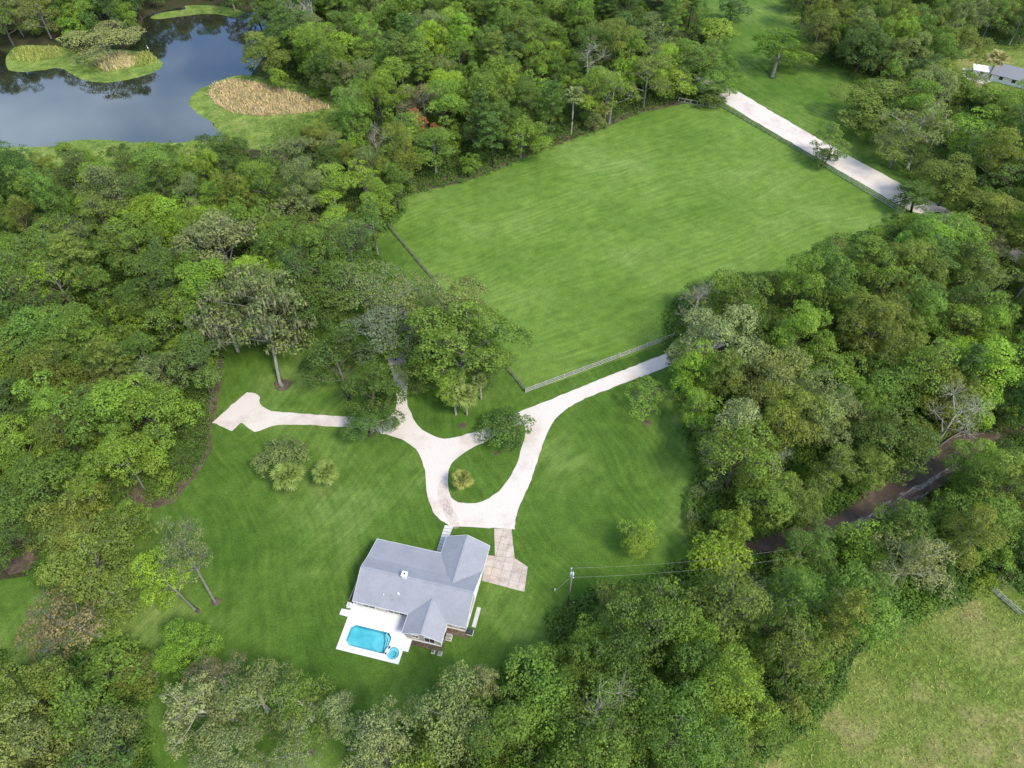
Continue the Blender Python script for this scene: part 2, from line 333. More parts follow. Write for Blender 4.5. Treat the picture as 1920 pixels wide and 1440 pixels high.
# walk from drive to the front door
wk = MB()
for i in range(9):
    a0, a1 = i / 9, (i + 1) / 9
    L0 = Vector(G(834, 985)); L1 = Vector(G(817, 1038)); R0 = Vector(G(850, 987)); R1 = Vector(G(829, 1041))
    p = [L0.lerp(L1, a0), L0.lerp(L1, a1 - .012), R0.lerp(R1, a1 - .012), R0.lerp(R1, a0)]
    o = MB().prism([q[:2] for q in p], .0, .07).build('paving_slab', M['walk'])
    if i == 0: walk = empty('front_walk'); walk['kind'] = 'structure'
    o.parent = walk
# paved pad by the garage: slabs in a grid
def clip(poly, a, b, c):
    out = []; n = len(poly)
    for i in range(n):
        p, q = poly[i], poly[(i + 1) % n]; dp = a * p[0] + b * p[1] - c; dq = a * q[0] + b * q[1] - c
        if dp <= 0: out.append(p)
        if dp * dq < 0:
            s_ = dp / (dp - dq); out.append((p[0] + (q[0] - p[0]) * s_, p[1] + (q[1] - p[1]) * s_))
    return out
def uvof(px, py): q = G(px, py) - U0; return (q.dot(EU), q.dot(EV))
pad = empty('parking_pad'); pad['kind'] = 'structure'
for outline, su, sv_ in (([uvof(904, 1089), uvof(983, 1110), uvof(989.5, 1063), uvof(965, 1047), uvof(912, 1041)], 1.75, 1.6), ([uvof(926.5, 991), uvof(959, 992.5), uvof(965, 1046.5), uvof(928, 1042.3)], 1.7, 1.35)):
    us = [p[0] for p in outline]; vs_ = [p[1] for p in outline]; u = min(us)
    while u < max(us):
        v = min(vs_)
        while v < max(vs_):
            c = outline
            for a, b, k in ((1, 0, u + su - .02), (-1, 0, -(u + .02)), (0, 1, v + sv_ - .02), (0, -1, -(v + .02))):
                c = clip(c, a, b, k)
                if len(c) < 3: break
            if len(c) >= 3:
                o = MB().prism([hu(*q) for q in c], -.02, .085 + rnd.uniform(-.008, .008)).build('paving_slab', M['pad'], pad)
            v += sv_
        u += su
# dirt track with ruts in the woods, their wet glint painted as pale streaks
track_px = [(1330, 1035), (1400, 1005), (1470, 990), (1540, 975), (1600, 940), (1660, 900), (1720, 862), (1760, 835), (1800, 812), (1840, 806), (1875, 812), (1880, 830), (1850, 850), (1800, 885), (1750, 920), (1700, 955), (1640, 985), (1580, 1010), (1500, 1025), (1430, 1035), (1340, 1050)]
sheet('dirt_track', wob(crs(pxpoly(track_px), 4), .8), .024, M['mud'])
for k, pts in enumerate(([(1590, 985), (1640, 955), (1690, 925), (1740, 900), (1790, 870), (1795, 876), (1745, 908), (1695, 936), (1645, 966), (1595, 994)], [(1610, 988), (1670, 958), (1720, 930), (1760, 905), (1764, 910), (1720, 938), (1670, 966), (1615, 996)])):
    sheet('rut_glint', wob(crs(pxpoly(pts), 4), .3, .6), .030 + .004 * k, M['rut'])
pp = crs(pxpoly([(1745, 855), (1765, 835), (1790, 818), (1815, 808), (1835, 806), (1858, 812)]), 5, False)
o = MB().tube([(x, y, .5) for x, y in pp], [.11] * len(pp), 6).build('pipe', M['oldwood'], smooth=True); tag(o, 'thin pale curved pipe lying along the far edge of the brown track', 'pipe')

pond_px = [(-250, 300), (-250, 60), (-60, 90), (0, 95), (60, 100), (150, 105), (240, 90), (262, 60), (275, 30), (310, 20), (360, 12), (420, 20), (470, 25), (520, 10), (560, 40), (500, 100), (470, 140), (450, 165), (400, 180), (370, 190), (360, 205), (390, 225), (408, 245), (420, 262), (350, 272), (200, 278), (0, 290)]
pond = sheet('pond', wob(crs(pxpoly(pond_px), 4), .8), .03, M['pond'])
def bank(name, pts, h, m, amp=.6, seed=0):
    outer = wob(crs(pxpoly(pts), 4), amp, .4, seed); cx = sum(p[0] for p in outer) / len(outer); cy = sum(p[1] for p in outer) / len(outer)
    inner = [(cx + (x - cx) * .93, cy + (y - cy) * .9) for x, y in outer]; n = len(outer)
    v = [(x, y, -.02) for x, y in outer] + [(x, y, h) for x, y in inner]
    f = [(i, (i + 1) % n, (i + 1) % n + n, i + n) for i in range(n)]
    tri = tessellate_polygon([[Vector((x, y, h)) for x, y in inner]])
    f += [tuple(i + n for i in t_) for t_ in tri]
    bm = bmesh.new(); me = MB().add(v, f).mesh(name, m); bm.from_mesh(me); bmesh.ops.recalc_face_normals(bm, faces=bm.faces); bm.to_mesh(me); bm.free()
    o = link(name, me); o['kind'] = 'structure'; return o
bank('marsh_bank', [(12, 128), (10, 105), (40, 85), (120, 88), (150, 100), (190, 92), (255, 95), (285, 105), (306, 116), (300, 130), (270, 143), (230, 152), (195, 156), (155, 150), (135, 140), (110, 128), (60, 134), (25, 135)], .22, M['marsh'], .5, 1)
bank('marsh_bank', [(352, 190), (368, 170), (400, 155), (450, 140), (520, 150), (600, 170), (680, 200), (640, 240), (560, 270), (500, 282), (450, 275), (405, 243), (398, 230), (375, 218), (360, 205)], .22, M['marsh'], .5, 2)
bank('marsh_bank', [(-80, 284), (20, 276), (100, 274), (140, 262), (200, 262), (250, 266), (330, 268), (400, 262), (430, 275), (420, 305), (200, 315), (-80, 320)], .16, M['marsh'], .4, 3)
bank('marsh_bank', [(280, 34), (300, 24), (345, 18), (350, 10), (420, 12), (460, 24), (440, 32), (390, 26), (330, 32), (300, 36)], .16, M['marsh'], .4, 4)

# ---------------------------------------------------------------- house
HO = Vector((*hu(0, 0), 0))
house = empty('house', HO, RZ_H, 'single storey house with grey blue metal gable roofs beside the swimming pool', 'house')
def ztop(pts, th=.14):
    n = len(pts); mb = MB()
    tri = tessellate_polygon([[Vector(p) for p in pts]])
    f = []
    for t_ in tri:
        a, b, c = (Vector(pts[i]) for i in t_)
        if (b - a).cross(c - a).z < 0: t_ = (t_[0], t_[2], t_[1])
        f.append(tuple(t_))
    ar = sum(pts[i][0] * pts[(i + 1) % n][1] - pts[(i + 1) % n][0] * pts[i][1] for i in range(n))
    side = [((i, i + n, (i + 1) % n + n, (i + 1) % n) if ar > 0 else (i, (i + 1) % n, (i + 1) % n + n, i + n)) for i in range(n)]
    return list(pts) + [(p[0], p[1], p[2] - th) for p in pts], f + [tuple(i + n for i in reversed(t_)) for t_ in f] + side
lower = [(.5, 7.5, 2.8), (10.5, 7.5, 2.8), (14, 10.6, 4.41), (17.4, 7.5, 2.8), (20.7, 7.5, 2.8), (20.7, 12.7, 5.5), (.5, 12.7, 5.5)]
steep = [(.5, 12.7, 5.5), (20.7, 12.7, 5.5), (20.7, 17.9, 2.8), (16.7, 13.66, 5.0), (15.21, 15.2, 4.2), (.5, 15.2, 4.2)]
porch = [(.5, 15.2, 4.2), (15.21, 15.2, 4.2), (12.6, 19.6, 2.8), (.5, 19.6, 2.8)]
fwl = [(16.7, 13.66, 5), (16.7, 23, 5), (12.6, 23, 2.8), (12.6, 19.6, 2.8), (15.21, 15.2, 4.2)]
fwr = [(16.7, 13.66, 5), (20.8, 18.0, 2.75), (20.8, 23, 2.75), (16.7, 23, 5)]
bwl = [(14, 10.6, 4.41), (10.5, 7.5, 2.8), (10.5, 4.2, 2.8), (14, 4.2, 4.41)]
bwr = [(14, 10.6, 4.41), (14, 4.2, 4.41), (17.4, 4.2, 2.8), (17.4, 7.5, 2.8)]
roof = None; ROOF = MB()
for sl in (lower, steep, porch, fwl, fwr, bwl, bwr): ROOF.add(*ztop(sl))
roof = ROOF.build('roof', M['roof'], house)
# standing seams
seam = MB()
def seams(poly, axis, step=.46):
    """ribs run along the fall of each slope"""
    P = [Vector(p) for p in poly]; n = (P[1] - P[0]).cross(P[2] - P[0])
    k = 2
    while n.length < .1: n = (P[1] - P[0]).cross(P[k + 1] - P[0]); k += 1
    n.normalize(); n = n if n.z > 0 else -n
    zf = lambda x, y: P[0].z - (n.x * (x - P[0].x) + n.y * (y - P[0].y)) / n.z
    a = 1 - axis; lo = min(p[a] for p in P); hi = max(p[a] for p in P); s_ = lo + step / 2
    while s_ < hi:
        xs = []
        for i in range(len(P)):
            p, q = P[i], P[(i + 1) % len(P)]
            if (p[a] - s_) * (q[a] - s_) < 0: tt = (s_ - p[a]) / (q[a] - p[a]); xs.append(p[axis] + (q[axis] - p[axis]) * tt)
        xs.sort()
        for i in range(0, len(xs) - 1, 2):
            if xs[i + 1] - xs[i] < .2: continue
            e0 = [0, 0]; e1 = [0, 0]; e0[a] = e1[a] = s_; e0[axis] = xs[i] + .03; e1[axis] = xs[i + 1] - .03
            seam.bar((e0[0], e0[1], zf(*e0) + .012), (e1[0], e1[1], zf(*e1) + .012), .035, .035)
        s_ += step
for sl, ax in ((lower, 1), (steep, 1), (porch, 1), (fwl, 0), (fwr, 0), (bwl, 0), (bwr, 0)): seams(sl, ax)
o = seam.build('standing_seams', M['roof'], roof); o['kind'] = 'stuff'
cap = MB()
for a, b in (((.5, 12.7, 5.5), (20.7, 12.7, 5.5)), ((16.7, 13.6, 5.0), (16.7, 23, 5.0)), ((14, 10.6, 4.42), (14, 4.2, 4.42))):
    cap.bar((a[0], a[1], a[2] + .03), (b[0], b[1], b[2] + .03), .26, .05)
cap.build('ridge_cap', M['roof'], roof)
fas = MB()
for a, b in (((.5, 7.5, 2.8), (10.5, 7.5, 2.8)), ((17.4, 7.5, 2.8), (20.7, 7.5, 2.8)), ((.5, 19.6, 2.8), (12.6, 19.6, 2.8)), ((12.6, 19.6, 2.8), (12.6, 23, 2.8)), ((12.6, 23, 2.8), (16.7, 23, 5)), ((16.7, 23, 5), (20.8, 23, 2.75)), ((20.8, 23, 2.75), (20.8, 18, 2.75)),
             ((20.7, 7.5, 2.8), (20.7, 12.7, 5.5)), ((20.7, 12.7, 5.5), (20.7, 17.9, 2.8)), ((.5, 7.5, 2.8), (.5, 12.7, 5.5)), ((.5, 12.7, 5.5), (.5, 15.2, 4.2)), ((.5, 15.2, 4.2), (.5, 19.6, 2.8)),
             ((10.5, 4.2, 2.8), (14, 4.2, 4.41)), ((14, 4.2, 4.41), (17.4, 4.2, 2.8)), ((10.5, 4.2, 2.8), (10.5, 7.5, 2.8)), ((17.4, 4.2, 2.8), (17.4, 7.5, 2.8))):
    d = (Vector(b) - Vector(a)).normalized(); off = Vector((d.y, -d.x, 0)).normalized() * .03
    c_ = Vector((10.6, 12.7, 0)); mid = (Vector(a) + Vector(b)) / 2
    if off.dot(mid - c_) < 0: off = -off
    fas.bar(Vector(a) + off + Vector((0, 0, -.06)), Vector(b) + off + Vector((0, 0, -.06)), .04, .17)
fas.build('fascia', M['trim'], house)
ch = MB().box(8.05, 8.85, 12.35, 13.15, 4.9, 6.35).build('chimney', M['white'], roof)
MB().box(7.97, 8.93, 12.27, 13.23, 6.35, 6.43).build('chimney_cap', M['white'], roof)
MB().tube([(8.55, 12.75, 6.4), (8.55, 12.75, 6.75)], [.13, .13], 10).build('flue_pipe', M['dark'], roof)
for (u, v, r, mm, h) in ((8.1, 10.0, .17, 'white', .35), (5.6, 9.4, .09, 'white', .3), (6.9, 9.55, .05, 'roof', .3), (7.4, 9.0, .05, 'roof', .3), (9.0, 14.1, .06, 'roof', .3)):
    z = 5.5 - .52 * abs(12.7 - v)
    MB().tube([(u, v, z - .1), (u, v, z + h)], [r, r], 9).build('roof_vent', M[mm], roof)
for (u, v) in ((17.6, 15.0), (18.9, 16.1), (20.0, 17.0)):
    MB().box(u - .22, u + .22, v - .5, v - .12, 5.5 - .52 * (v - 12.7) - .1, 5.5 - .52 * (v - 12.7) + .22).build('roof_vent', M['roof'], roof)
# walls with gables
wl = MB()
def wall(p0, p1, z0, tops, th=.2):
    """tops: [(t, z)...] along the wall from p0 to p1"""
    a = Vector((*p0, 0)); b = Vector((*p1, 0)); d = (b - a).normalized(); n = Vector((-d.y, d.x, 0)) * th
    pr = [a + Vector((0, 0, z0)), b + Vector((0, 0, z0))] + [a.lerp(b, t_) + Vector((0, 0, z)) for t_, z in reversed(tops)]
    k = len(pr); v = pr + [p + n for p in pr]
    wl.add(v, [tuple(range(k)), tuple(reversed(range(k, 2 * k)))] + [(i, i + k, (i + 1) % k + k, (i + 1) % k) for i in range(k)])
wall((.9, 8), (10.95, 8), 0, [(0, 2.9), (1, 2.9)]); wall((16.95, 8.0), (20.3, 8.0), 0, [(0, 2.9), (1, 2.9)])
wall((20.3, 8.2), (20.3, 17.5), 0, [(0, 2.95), (.505, 5.32), (1, 2.8)]); wall((20.3, 17.5), (20.3, 22.6), 0, [(0, 2.85), (1, 2.85)])
wall((20.1, 22.6), (13.0, 22.6), 0, [(0, 2.75), (.48, 4.8), (1, 2.75)]); wall((13.0, 22.4), (13.0, 17.2), 0, [(0, 2.8), (.6, 2.8), (1, 2.9)])
wall((12.8, 17.2), (.9, 17.2), 0, [(0, 3.35), (1, 3.35)]); wall((.9, 17.0), (.9, 8.2), 0, [(0, 3.4), (.2, 4.0), (.49, 5.3), (1, 2.9)])
wall((10.95, 8.0), (10.95, 4.65), 0, [(0, 2.85), (1, 2.85)]); wall((11.15, 4.6), (16.75, 4.6), 0, [(0, 2.85), (.51, 4.2), (1, 2.85)]); wall((16.95, 4.6), (16.95, 8.0), 0, [(0, 2.85), (1, 2.85)])
wl.build('wall', M['wall'], house)
MB().prism([(.7, 7.8), (10.9, 7.8), (10.9, 4.4), (17.1, 4.4), (17.1, 7.8), (20.5, 7.8), (20.5, 22.8), (12.8, 22.8), (12.8, 19.5), (.7, 19.5)], 0, .14).build('floor_slab', M['walk'], house)
def opening(name, p, d, w, z0, h, door=False, bars=1):
    """p centre on wall face, d = outward direction"""
    d = Vector((*d, 0)); s_ = Vector((-d.y, d.x, 0)); c = Vector((*p, 0))
    mt = lambda a, b, z, e: c + s_ * a + d * b + Vector((0, 0, z))
    def bx(mb, a0, a1, b0, b1, za, zb):
        v = [c + s_ * a + d * b + Vector((0, 0, z)) for z in (za, zb) for b in (b0, b1) for a in (a0, a1)]
        mb.add(v, [(0, 2, 3, 1), (4, 5, 7, 6), (0, 1, 5, 4), (2, 6, 7, 3), (0, 4, 6, 2), (1, 3, 7, 5)])
    if door:
        mb = MB(); bx(mb, -w / 2, w / 2, .0, .05, z0, z0 + h)
        for k in range(1, 5): bx(mb, -w / 2 + .08, w / 2 - .08, .05, .065, z0 + h * k / 5 - .02, z0 + h * k / 5 + .02)
        return mb.build(name, M['white'], house)
    f = MB(); t_ = .08
    bx(f, -w / 2, -w / 2 + t_, 0, .07, z0, z0 + h); bx(f, w / 2 - t_, w / 2, 0, .07, z0, z0 + h); bx(f, -w / 2 + t_, w / 2 - t_, 0, .07, z0 + h - t_, z0 + h); bx(f, -w / 2 + t_, w / 2 - t_, 0, .09, z0, z0 + t_)
    for k in range(1, bars + 1):
        q = -w / 2 + w * k / (bars + 1); bx(f, q - .025, q + .025, 0, .06, z0 + t_, z0 + h - t_)
    o = f.build(name, M['trim'], house); g = MB(); bx(g, -w / 2 + t_, w / 2 - t_, .005, .03, z0 + t_, z0 + h - t_); g.build('pane', M['pane'], o)
opening('sliding_door', (3.0, 8.0), (0, -1), 2.4, .16, 2.1); opening('sliding_door', (8.0, 8.0), (0, -1), 3.0, .16, 2.1, bars=2); opening('window', (5.5, 8.0), (0, -1), 1.2, 1.0, 1.2)
opening('window', (18.7, 8.0), (0, -1), 1.5, .95, 1.25); opening('window', (12.6, 4.6), (0, -1), 1.2, .95, 1.25); opening('sliding_door', (15.1, 4.6), (0, -1), 1.9, .16, 2.1)
opening('window', (.9, 10.5), (-1, 0), 1.2, .95, 1.25); opening('window', (.9, 14.5), (-1, 0), 1.2, .95, 1.25); opening('window', (20.3, 10.0), (1, 0), 1.2, .95, 1.25)
opening('garage_door', (20.3, 16.2), (1, 0), 4.8, .14, 2.15, door=True); opening('window', (16.6, 22.6), (0, 1), 1.8, .95, 1.3); opening('front_door', (11.6, 17.2), (0, 1), 1.05, .16, 2.1, door=True)
opening('window', (7, 17.2), (0, 1), 1.5, .95, 1.3); opening('window', (3, 17.2), (0, 1), 1.5, .95, 1.3)
for u in (1.0, 4.0, 7.0, 10.0): MB().box(u - .09, u + .09, 19.12, 19.3, .14, 2.75).build('porch_post', M['trim'], house)
for u, v in ((20.42, 8.1), (17.1, 4.5), (.78, 7.9)): MB().box(u - .05, u + .05, v - .05, v + .05, .05, 2.75).build('downspout', M['trim'], house)
# plants, units and edging round the house
def at_h(u, v, z=0): x, y = hu(u, v); return (x, y, z)
o = sheet('side_walk', [hu(*q) for q in ((21.15, 8.9), (21.85, 8.9), (21.85, 12.5), (21.15, 12.5))], .06, M['walk'], skirt=.05)
o = sheet('house_bed', [hu(*q) for q in ((-.9, 8.1), (.65, 8.1), (.65, 16.9), (-.9, 16.9))], .03, M['litter'])
o = sheet('house_bed', [hu(*q) for q in ((10.9, 3.6), (17.4, 3.6), (17.4, 6.8), (20.9, 6.8), (20.9, 7.78), (17.12, 7.78), (17.12, 4.38), (10.9, 4.38))], .03, M['litter'])
for k, (u0, v0, u1, v1, lb, mm) in enumerate(((-.95, 12.9, -.55, 16.3, 'low white edging rail beside the upper left corner of the house', 'trim'), (-1.0, 8.6, -.9, 11.6, 'tan timber edging along the left wall of the house', 'wood'))):
    a = Vector(at_h(u0, v0, .5 if k == 0 else .1)); b = Vector(at_h(u1, v1, .5 if k == 0 else .1))
    e = empty('garden_edging' if k else 'garden_rail', Vector((a.x, a.y, 0)), 0, lb, 'edging' if k else 'railing')
    r_ = MB().bar(a, b, .16, .07 if k == 0 else .2).build('rail' if k == 0 else 'timber', M[mm], e); r_.location = -Vector((a.x, a.y, 0))
    if k == 0:
        for i in range(4):
            p = a.lerp(b, i / 3); q = MB().box(p.x - .05, p.x + .05, p.y - .05, p.y + .05, 0, .47).build('post', M[mm], e); q.location = -Vector((a.x, a.y, 0))
def unit(name, u, v, w, h, label, cat, m1='white'):
    e = empty(name, at_h(u, v), RZ_H, label, cat)
    MB().box(-w / 2, w / 2, -w / 2, w / 2, .05, h).build('casing', M[m1], e)
    MB().box(-w / 2 - .1, w / 2 + .1, -w / 2 - .1, w / 2 + .1, 0, .05).build('base', M['walk'], e)
    g = MB(); k = 5
    for i in range(k): g.tube([(math.cos(a_) * w * .42 * (i + 1) / k, math.sin(a_) * w * .42 * (i + 1) / k, h + .02) for a_ in [j * math.pi / 6 for j in range(13)]], [.012] * 13, 4)
    g.build('fan_grille', M['dark'], e)
unit('air_conditioner', 21.2, 7.9, .85, .8, 'dark grey air conditioner at the lower right corner of the house', 'air conditioner', 'dark')
unit('air_conditioner', -.6, 7.6, .7, .6, 'pale air conditioner at the left corner of the house above the pool', 'air conditioner')
unit('pool_heater', 17.9, 6.2, .9, .8, 'pale pool heater in the corner between the two house walls', 'heater', 'wall')
unit('pool_pump', 17.2, 3.3, .55, .45, 'small pale pump unit off the lower end of the house', 'pump', 'wall')
unit('utility_box', 16.0, 3.3, .45, .5, 'small pale box on the grass under the rear gable', 'box', 'wall')

# ---------------------------------------------------------------- pool
deck = sheet('pool_deck', [hu(*q) for q in DECK], .11, M['deck'], [[hu(*q) for q in POOLC], [hu(9.55 + 1.08 * math.cos(a), 1.5 + 1.08 * math.sin(a)) for a in [-i * math.pi / 14 for i in range(28)]]], skirt=.12)
deck['kind'] = 'structure'
pool = empty('swimming_pool', at_h(0, 0), RZ_H, 'long turquoise swimming pool set in the white deck', 'pool')
spa = empty('spa_pool', at_h(9.55, 1.5), RZ_H, 'small round spa at the corner of the white pool deck', 'spa')
def basin(par, loop, zf, steps, off=(0, 0)):
    L_ = [(p[0] - off[0], p[1] - off[1]) for p in loop]; n = len(L_)
    ar = sum(L_[i][0] * L_[(i + 1) % n][1] - L_[(i + 1) % n][0] * L_[i][1] for i in range(n))
    if ar < 0: L_ = L_[::-1]
    cx = sum(p[0] for p in L_) / n; cy = sum(p[1] for p in L_) / n
    big_ = [(cx + (x - cx) * 1.0, cy + (y - cy) * 1.0) for x, y in L_]
    MB().add([(x, y, -.02) for x, y in big_] + [(x, y, zf) for x, y in big_], [((i + 1) % n, i, i + n, (i + 1) % n + n) for i in range(n)] + [tuple(range(n, 2 * n))]).build('basin', M['plaster'], par)
    ins = [(cx + (x - cx) * .985, cy + (y - cy) * .975) for x, y in L_]
    MB().add([(x, y, .10) for x, y in L_] + [(x, y, -.12) for x, y in L_], [((i + 1) % n, i, i + n, (i + 1) % n + n) for i in range(n)]).build('waterline_tile', M['tile'], par).location = (0, 0, 0)
    def ringm(s0, s1, z0, z1):
        def sc(k):
            out = []
            for i in range(n):
                p0, p1, p2 = Vector(L_[i - 1]), Vector(L_[i]), Vector(L_[(i + 1) % n]); d1 = (p1 - p0).normalized(); d2 = (p2 - p1).normalized()
                nn = (Vector((d1.y, -d1.x)) + Vector((d2.y, -d2.x))).normalized(); out.append(p1 + nn * k / max(.6, nn.dot(Vector((d1.y, -d1.x)))))
            return out
        a, b = sc(s0), sc(s1)
        v = [(p.x, p.y, z1) for p in a] + [(p.x, p.y, z1) for p in b] + [(p.x, p.y, z0) for p in a] + [(p.x, p.y, z0) for p in b]
        f = []
        for i in range(n):
            j = (i + 1) % n; f += [(i, j, j + n, i + n), (i + n, j + n, j + 3 * n, i + 3 * n), (j, i, i + 2 * n, j + 2 * n)]
        return MB().add(v, f)
    bm_ = ringm(-.02, .30, .09, .145).build('coping', M['coping'], par)
    MB().add([(x, y, .03) for x, y in L_], [tuple(range(n))]).build('water_surface', M['poolwater'], par)
    for (poly, z1) in steps: MB().prism(poly, zf + .001, z1).build('step', M['step'], par)
basin(pool, POOLC, -1.15, [([(7.3, 4.55), (8.42, 3.85), (8.42, 2.0), (8.1, 2.0), (7.9, 3.6), (7.2, 4.3)], -.25), ([(6.9, 4.5), (7.3, 4.5), (7.85, 3.5), (8.05, 1.7), (7.75, 1.7), (7.5, 3.4)], -.6), ([(1.15, 1.8), (1.9, 1.1), (2.2, 1.25), (1.45, 2.0)], -.3)])
basin(spa, [(1.08 * math.cos(a), 1.08 * math.sin(a)) for a in [i * math.pi / 14 for i in range(28)]], -.85, [])
bench = MB(); N_ = 28
oc = [(1.06 * math.cos(a), 1.06 * math.sin(a)) for a in [i * 2 * math.pi / N_ for i in range(N_)]]; ic = [(.55 * x / 1.06, .55 * y / 1.06) for x, y in oc]
bench.add([(x, y, -.3) for x, y in oc] + [(x, y, -.3) for x, y in ic] + [(x, y, -.84) for x, y in ic], [(i, (i + 1) % N_, (i + 1) % N_ + N_, i + N_) for i in range(N_)] + [(i + N_, (i + 1) % N_ + N_, (i + 1) % N_ + 2 * N_, i + 2 * N_) for i in range(N_)])
bench.build('bench', M['step'], spa)
rail = MB().tube([(7.9, 4.9, .1), (7.9, 4.9, .85), (7.8, 4.6, .95), (7.5, 4.0, .6), (7.4, 3.9, -.2)], [.025] * 5, 6).build('handrail', M['trim'], pool, smooth=True)

# ---------------------------------------------------------------- fences
def fence(name, a, b, n, rails, m, label, hgt=1.35, wd=.14, group='wooden paddock fences'):
    A = G(*a); B = G(*b); d = B - A; L_ = d.length; st = L_ / n; rz = math.atan2(d.y, d.x)
    root = empty(name, A, rz, label, 'fence', group)
    pm = MB().box(-wd / 2, wd / 2, -wd / 2, wd / 2, 0, hgt).mesh('fence_post', M[m]); rm = MB().box(0, st - .01, -.035, .035, -.08, .08).mesh('fence_rail', M[m])
    for i in range(n + 1):
        p = link('post', pm, root, (i * st, rnd.uniform(-.04, .04), rnd.uniform(-.06, .03))); p.rotation_euler = (rnd.uniform(-.03, .03), rnd.uniform(-.03, .03), 0)
        if i < n:
            for k in range(rails):
                r_ = link('rail', rm, root, (i * st, -wd / 2 - .04, hgt * (.93 - k * (.75 / max(1, rails - 1) if rails > 1 else 0)) + rnd.uniform(-.03, .03)))
                r_.rotation_euler = (0, rnd.uniform(-.012, .012), 0)
    return root
fence('paddock_fence', (985, 736), (1262, 633), 16, 3, 'wood', 'pale three rail wooden fence along the pasture side of the gravel drive', 1.5)
fence('paddock_fence', (984, 734), (726, 424), 27, 3, 'oldwood', 'dark weathered fence running up the left side of the pasture behind the oak', 1.35)
fence('paddock_fence', (1350, 199), (1530, 303), 20, 3, 'oldwood', 'grey rail fence beside the upper half of the white road', 1.35)
fence('paddock_fence', (1532, 304), (1692, 402), 16, 3, 'wood', 'pale rail fence beside the lower half of the white road', 1.45)
fence('paddock_fence', (1272, 191), (1341, 203), 6, 2, 'wood', 'short pale rail fence closing the far top corner of the pasture', 1.5, .2)
fence('paddock_fence', (1858, 1106), (1910, 1152), 5, 3, 'wood', 'short grey rail fence at the right end of the dry meadow', 1.4)
fence('wire_fence', (412, 668), (396, 775), 9, 1, 'oldwood', 'low dark fence between the left wood and the lawn', .9, .12, 'boundary fences')

# ---------------------------------------------------------------- utility pole with wires
def solve_h(base, top):
    B = G(*base); best = 9
    for h in np.arange(3, 16, .1):
        q = proj(B.x, B.y, h)
        if abs(q[1] - top) < abs(proj(B.x, B.y, best)[1] - top): best = h
    return B, best
B, ph = solve_h((1064, 1136), 1072)
def pole(B, ph, label, rz, main=True):
    e = empty('utility_pole', B, rz, label, 'utility pole', 'utility poles')
    MB().tube([(0, 0, 0), (0, 0, ph)], [.17, .12], 8).build('pole_shaft', M['oldwood'], e, True)
    MB().box(-.9, .9, -.06, .06, ph - .7, ph - .55).build('crossarm', M['oldwood'], e)
    for x in (-.8, 0, .8):
        MB().tube([(x, 0, ph - .55), (x, 0, ph - .38), (x, 0, ph - .3)], [.04, .09, .05], 8).build('insulator', M['white' if main else 'oldwood'], e, True)
    if main: MB().tube([(.36, -.1, ph - 2.4), (.36, -.1, ph - 1.2), (.36, -.1, ph - 1.1)], [.3, .3, .2], 12).build('transformer', M['white'], e, True)
    return e
P2 = G(1475, 1072); dd = (P2 - B); rzp = math.atan2(dd.y, dd.x) + math.pi / 2
pole(B, ph, 'utility pole with white transformer on the lawn right of the house', rzp)
pole(P2, 8.0, 'utility pole hidden among the trees right of the lawn', rzp, False)
for k, x in enumerate((-.8, .8)):
    a = B + Vector((x * math.cos(rzp), x * math.sin(rzp), ph - .3)); b = P2 + Vector((x * math.cos(rzp), x * math.sin(rzp), 7.7))
    pts = [a.lerp(b, i / 16) - Vector((0, 0, 1.5 * 4 * (i / 16) * (1 - i / 16))) for i in range(17)]
    o = MB().tube(pts, [.010] * 17, 4).build('power_line', M['wood'])
    tag(o, ['power line strung on the house side of the pole', 'power line strung on the pasture side of the pole'][k], 'power line', 'power lines')
g = G(1040, 1109)
o = MB().tube([B + Vector((0, 0, ph - 1.6)), g], [.02, .02], 4).build('guy_wire', M['trim']); tag(o, 'thin guy wire from the utility pole to its white anchor', 'wire')
for k, (x, y, lb) in enumerate(((1040, 1108, 'small white anchor marker on the lawn left of the utility pole'), (1075, 1133, 'small pale marker post at the foot of the utility pole'), (1126, 1120, 'small pale marker post at the wood edge right of the utility pole'))):
    c = G(x, y); e = empty('marker_post', c, 0, lb, 'marker', 'small marker posts'); MB().tube([(0, 0, 0), (0, 0, .75)], [.12, .12], 8).build('post', M['white'], e, True); MB().tube([(0, 0, .75), (0, 0, .95)], [.16, .05], 8).build('cap', M['white'], e, True)

# ---------------------------------------------------------------- far house at the top right
c = G(1900, 152); fr = math.atan2((G(1960, 165) - G(1860, 140)).y, (G(1960, 165) - G(1860, 140)).x)
fh = empty('far_house', c, fr, 'white walled house with dark roof half hidden by trees at the upper right', 'house')
MB().box(-7, 14, -4, 4, 0, 2.7).build('wall', M['white'], fh)
for s_ in (-1, 1):
    MB().add([(-7.6, s_ * 4.8, 2.5), (14.6, s_ * 4.8, 2.5), (14.6, 0, 4.6), (-7.6, 0, 4.6), (-7.6, s_ * 4.8, 2.35), (14.6, s_ * 4.8, 2.35), (14.6, 0, 4.45), (-7.6, 0, 4.45)], [(0, 1, 2, 3), (7, 6, 5, 4), (0, 4, 5, 1), (1, 5, 6, 2), (0, 3, 7, 4)]).build('roof', mat('far_roof', (.19, .19, .2), .6), fh)
for x in (-4, 0, 4, 8): 
    MB().box(x - .6, x + .6, -4.04, -4.0, 1, 2.2).build('window', M['pane'], fh)
c = G(1836, 140)
ts = empty('garden_shed', c, fr + .2, 'small white shed behind the trees left of the far house', 'shed')
MB().box(-2.6, 2.6, -2, 2, 0, 2.2).build('wall', M['white'], ts); MB().box(-2.9, 2.9, -2.3, 2.3, 2.2, 2.35).build('roof', M['white'], ts); MB().box(-.5, .5, -2.04, -2, 0, 1.9).build('door', M['dark'], ts)
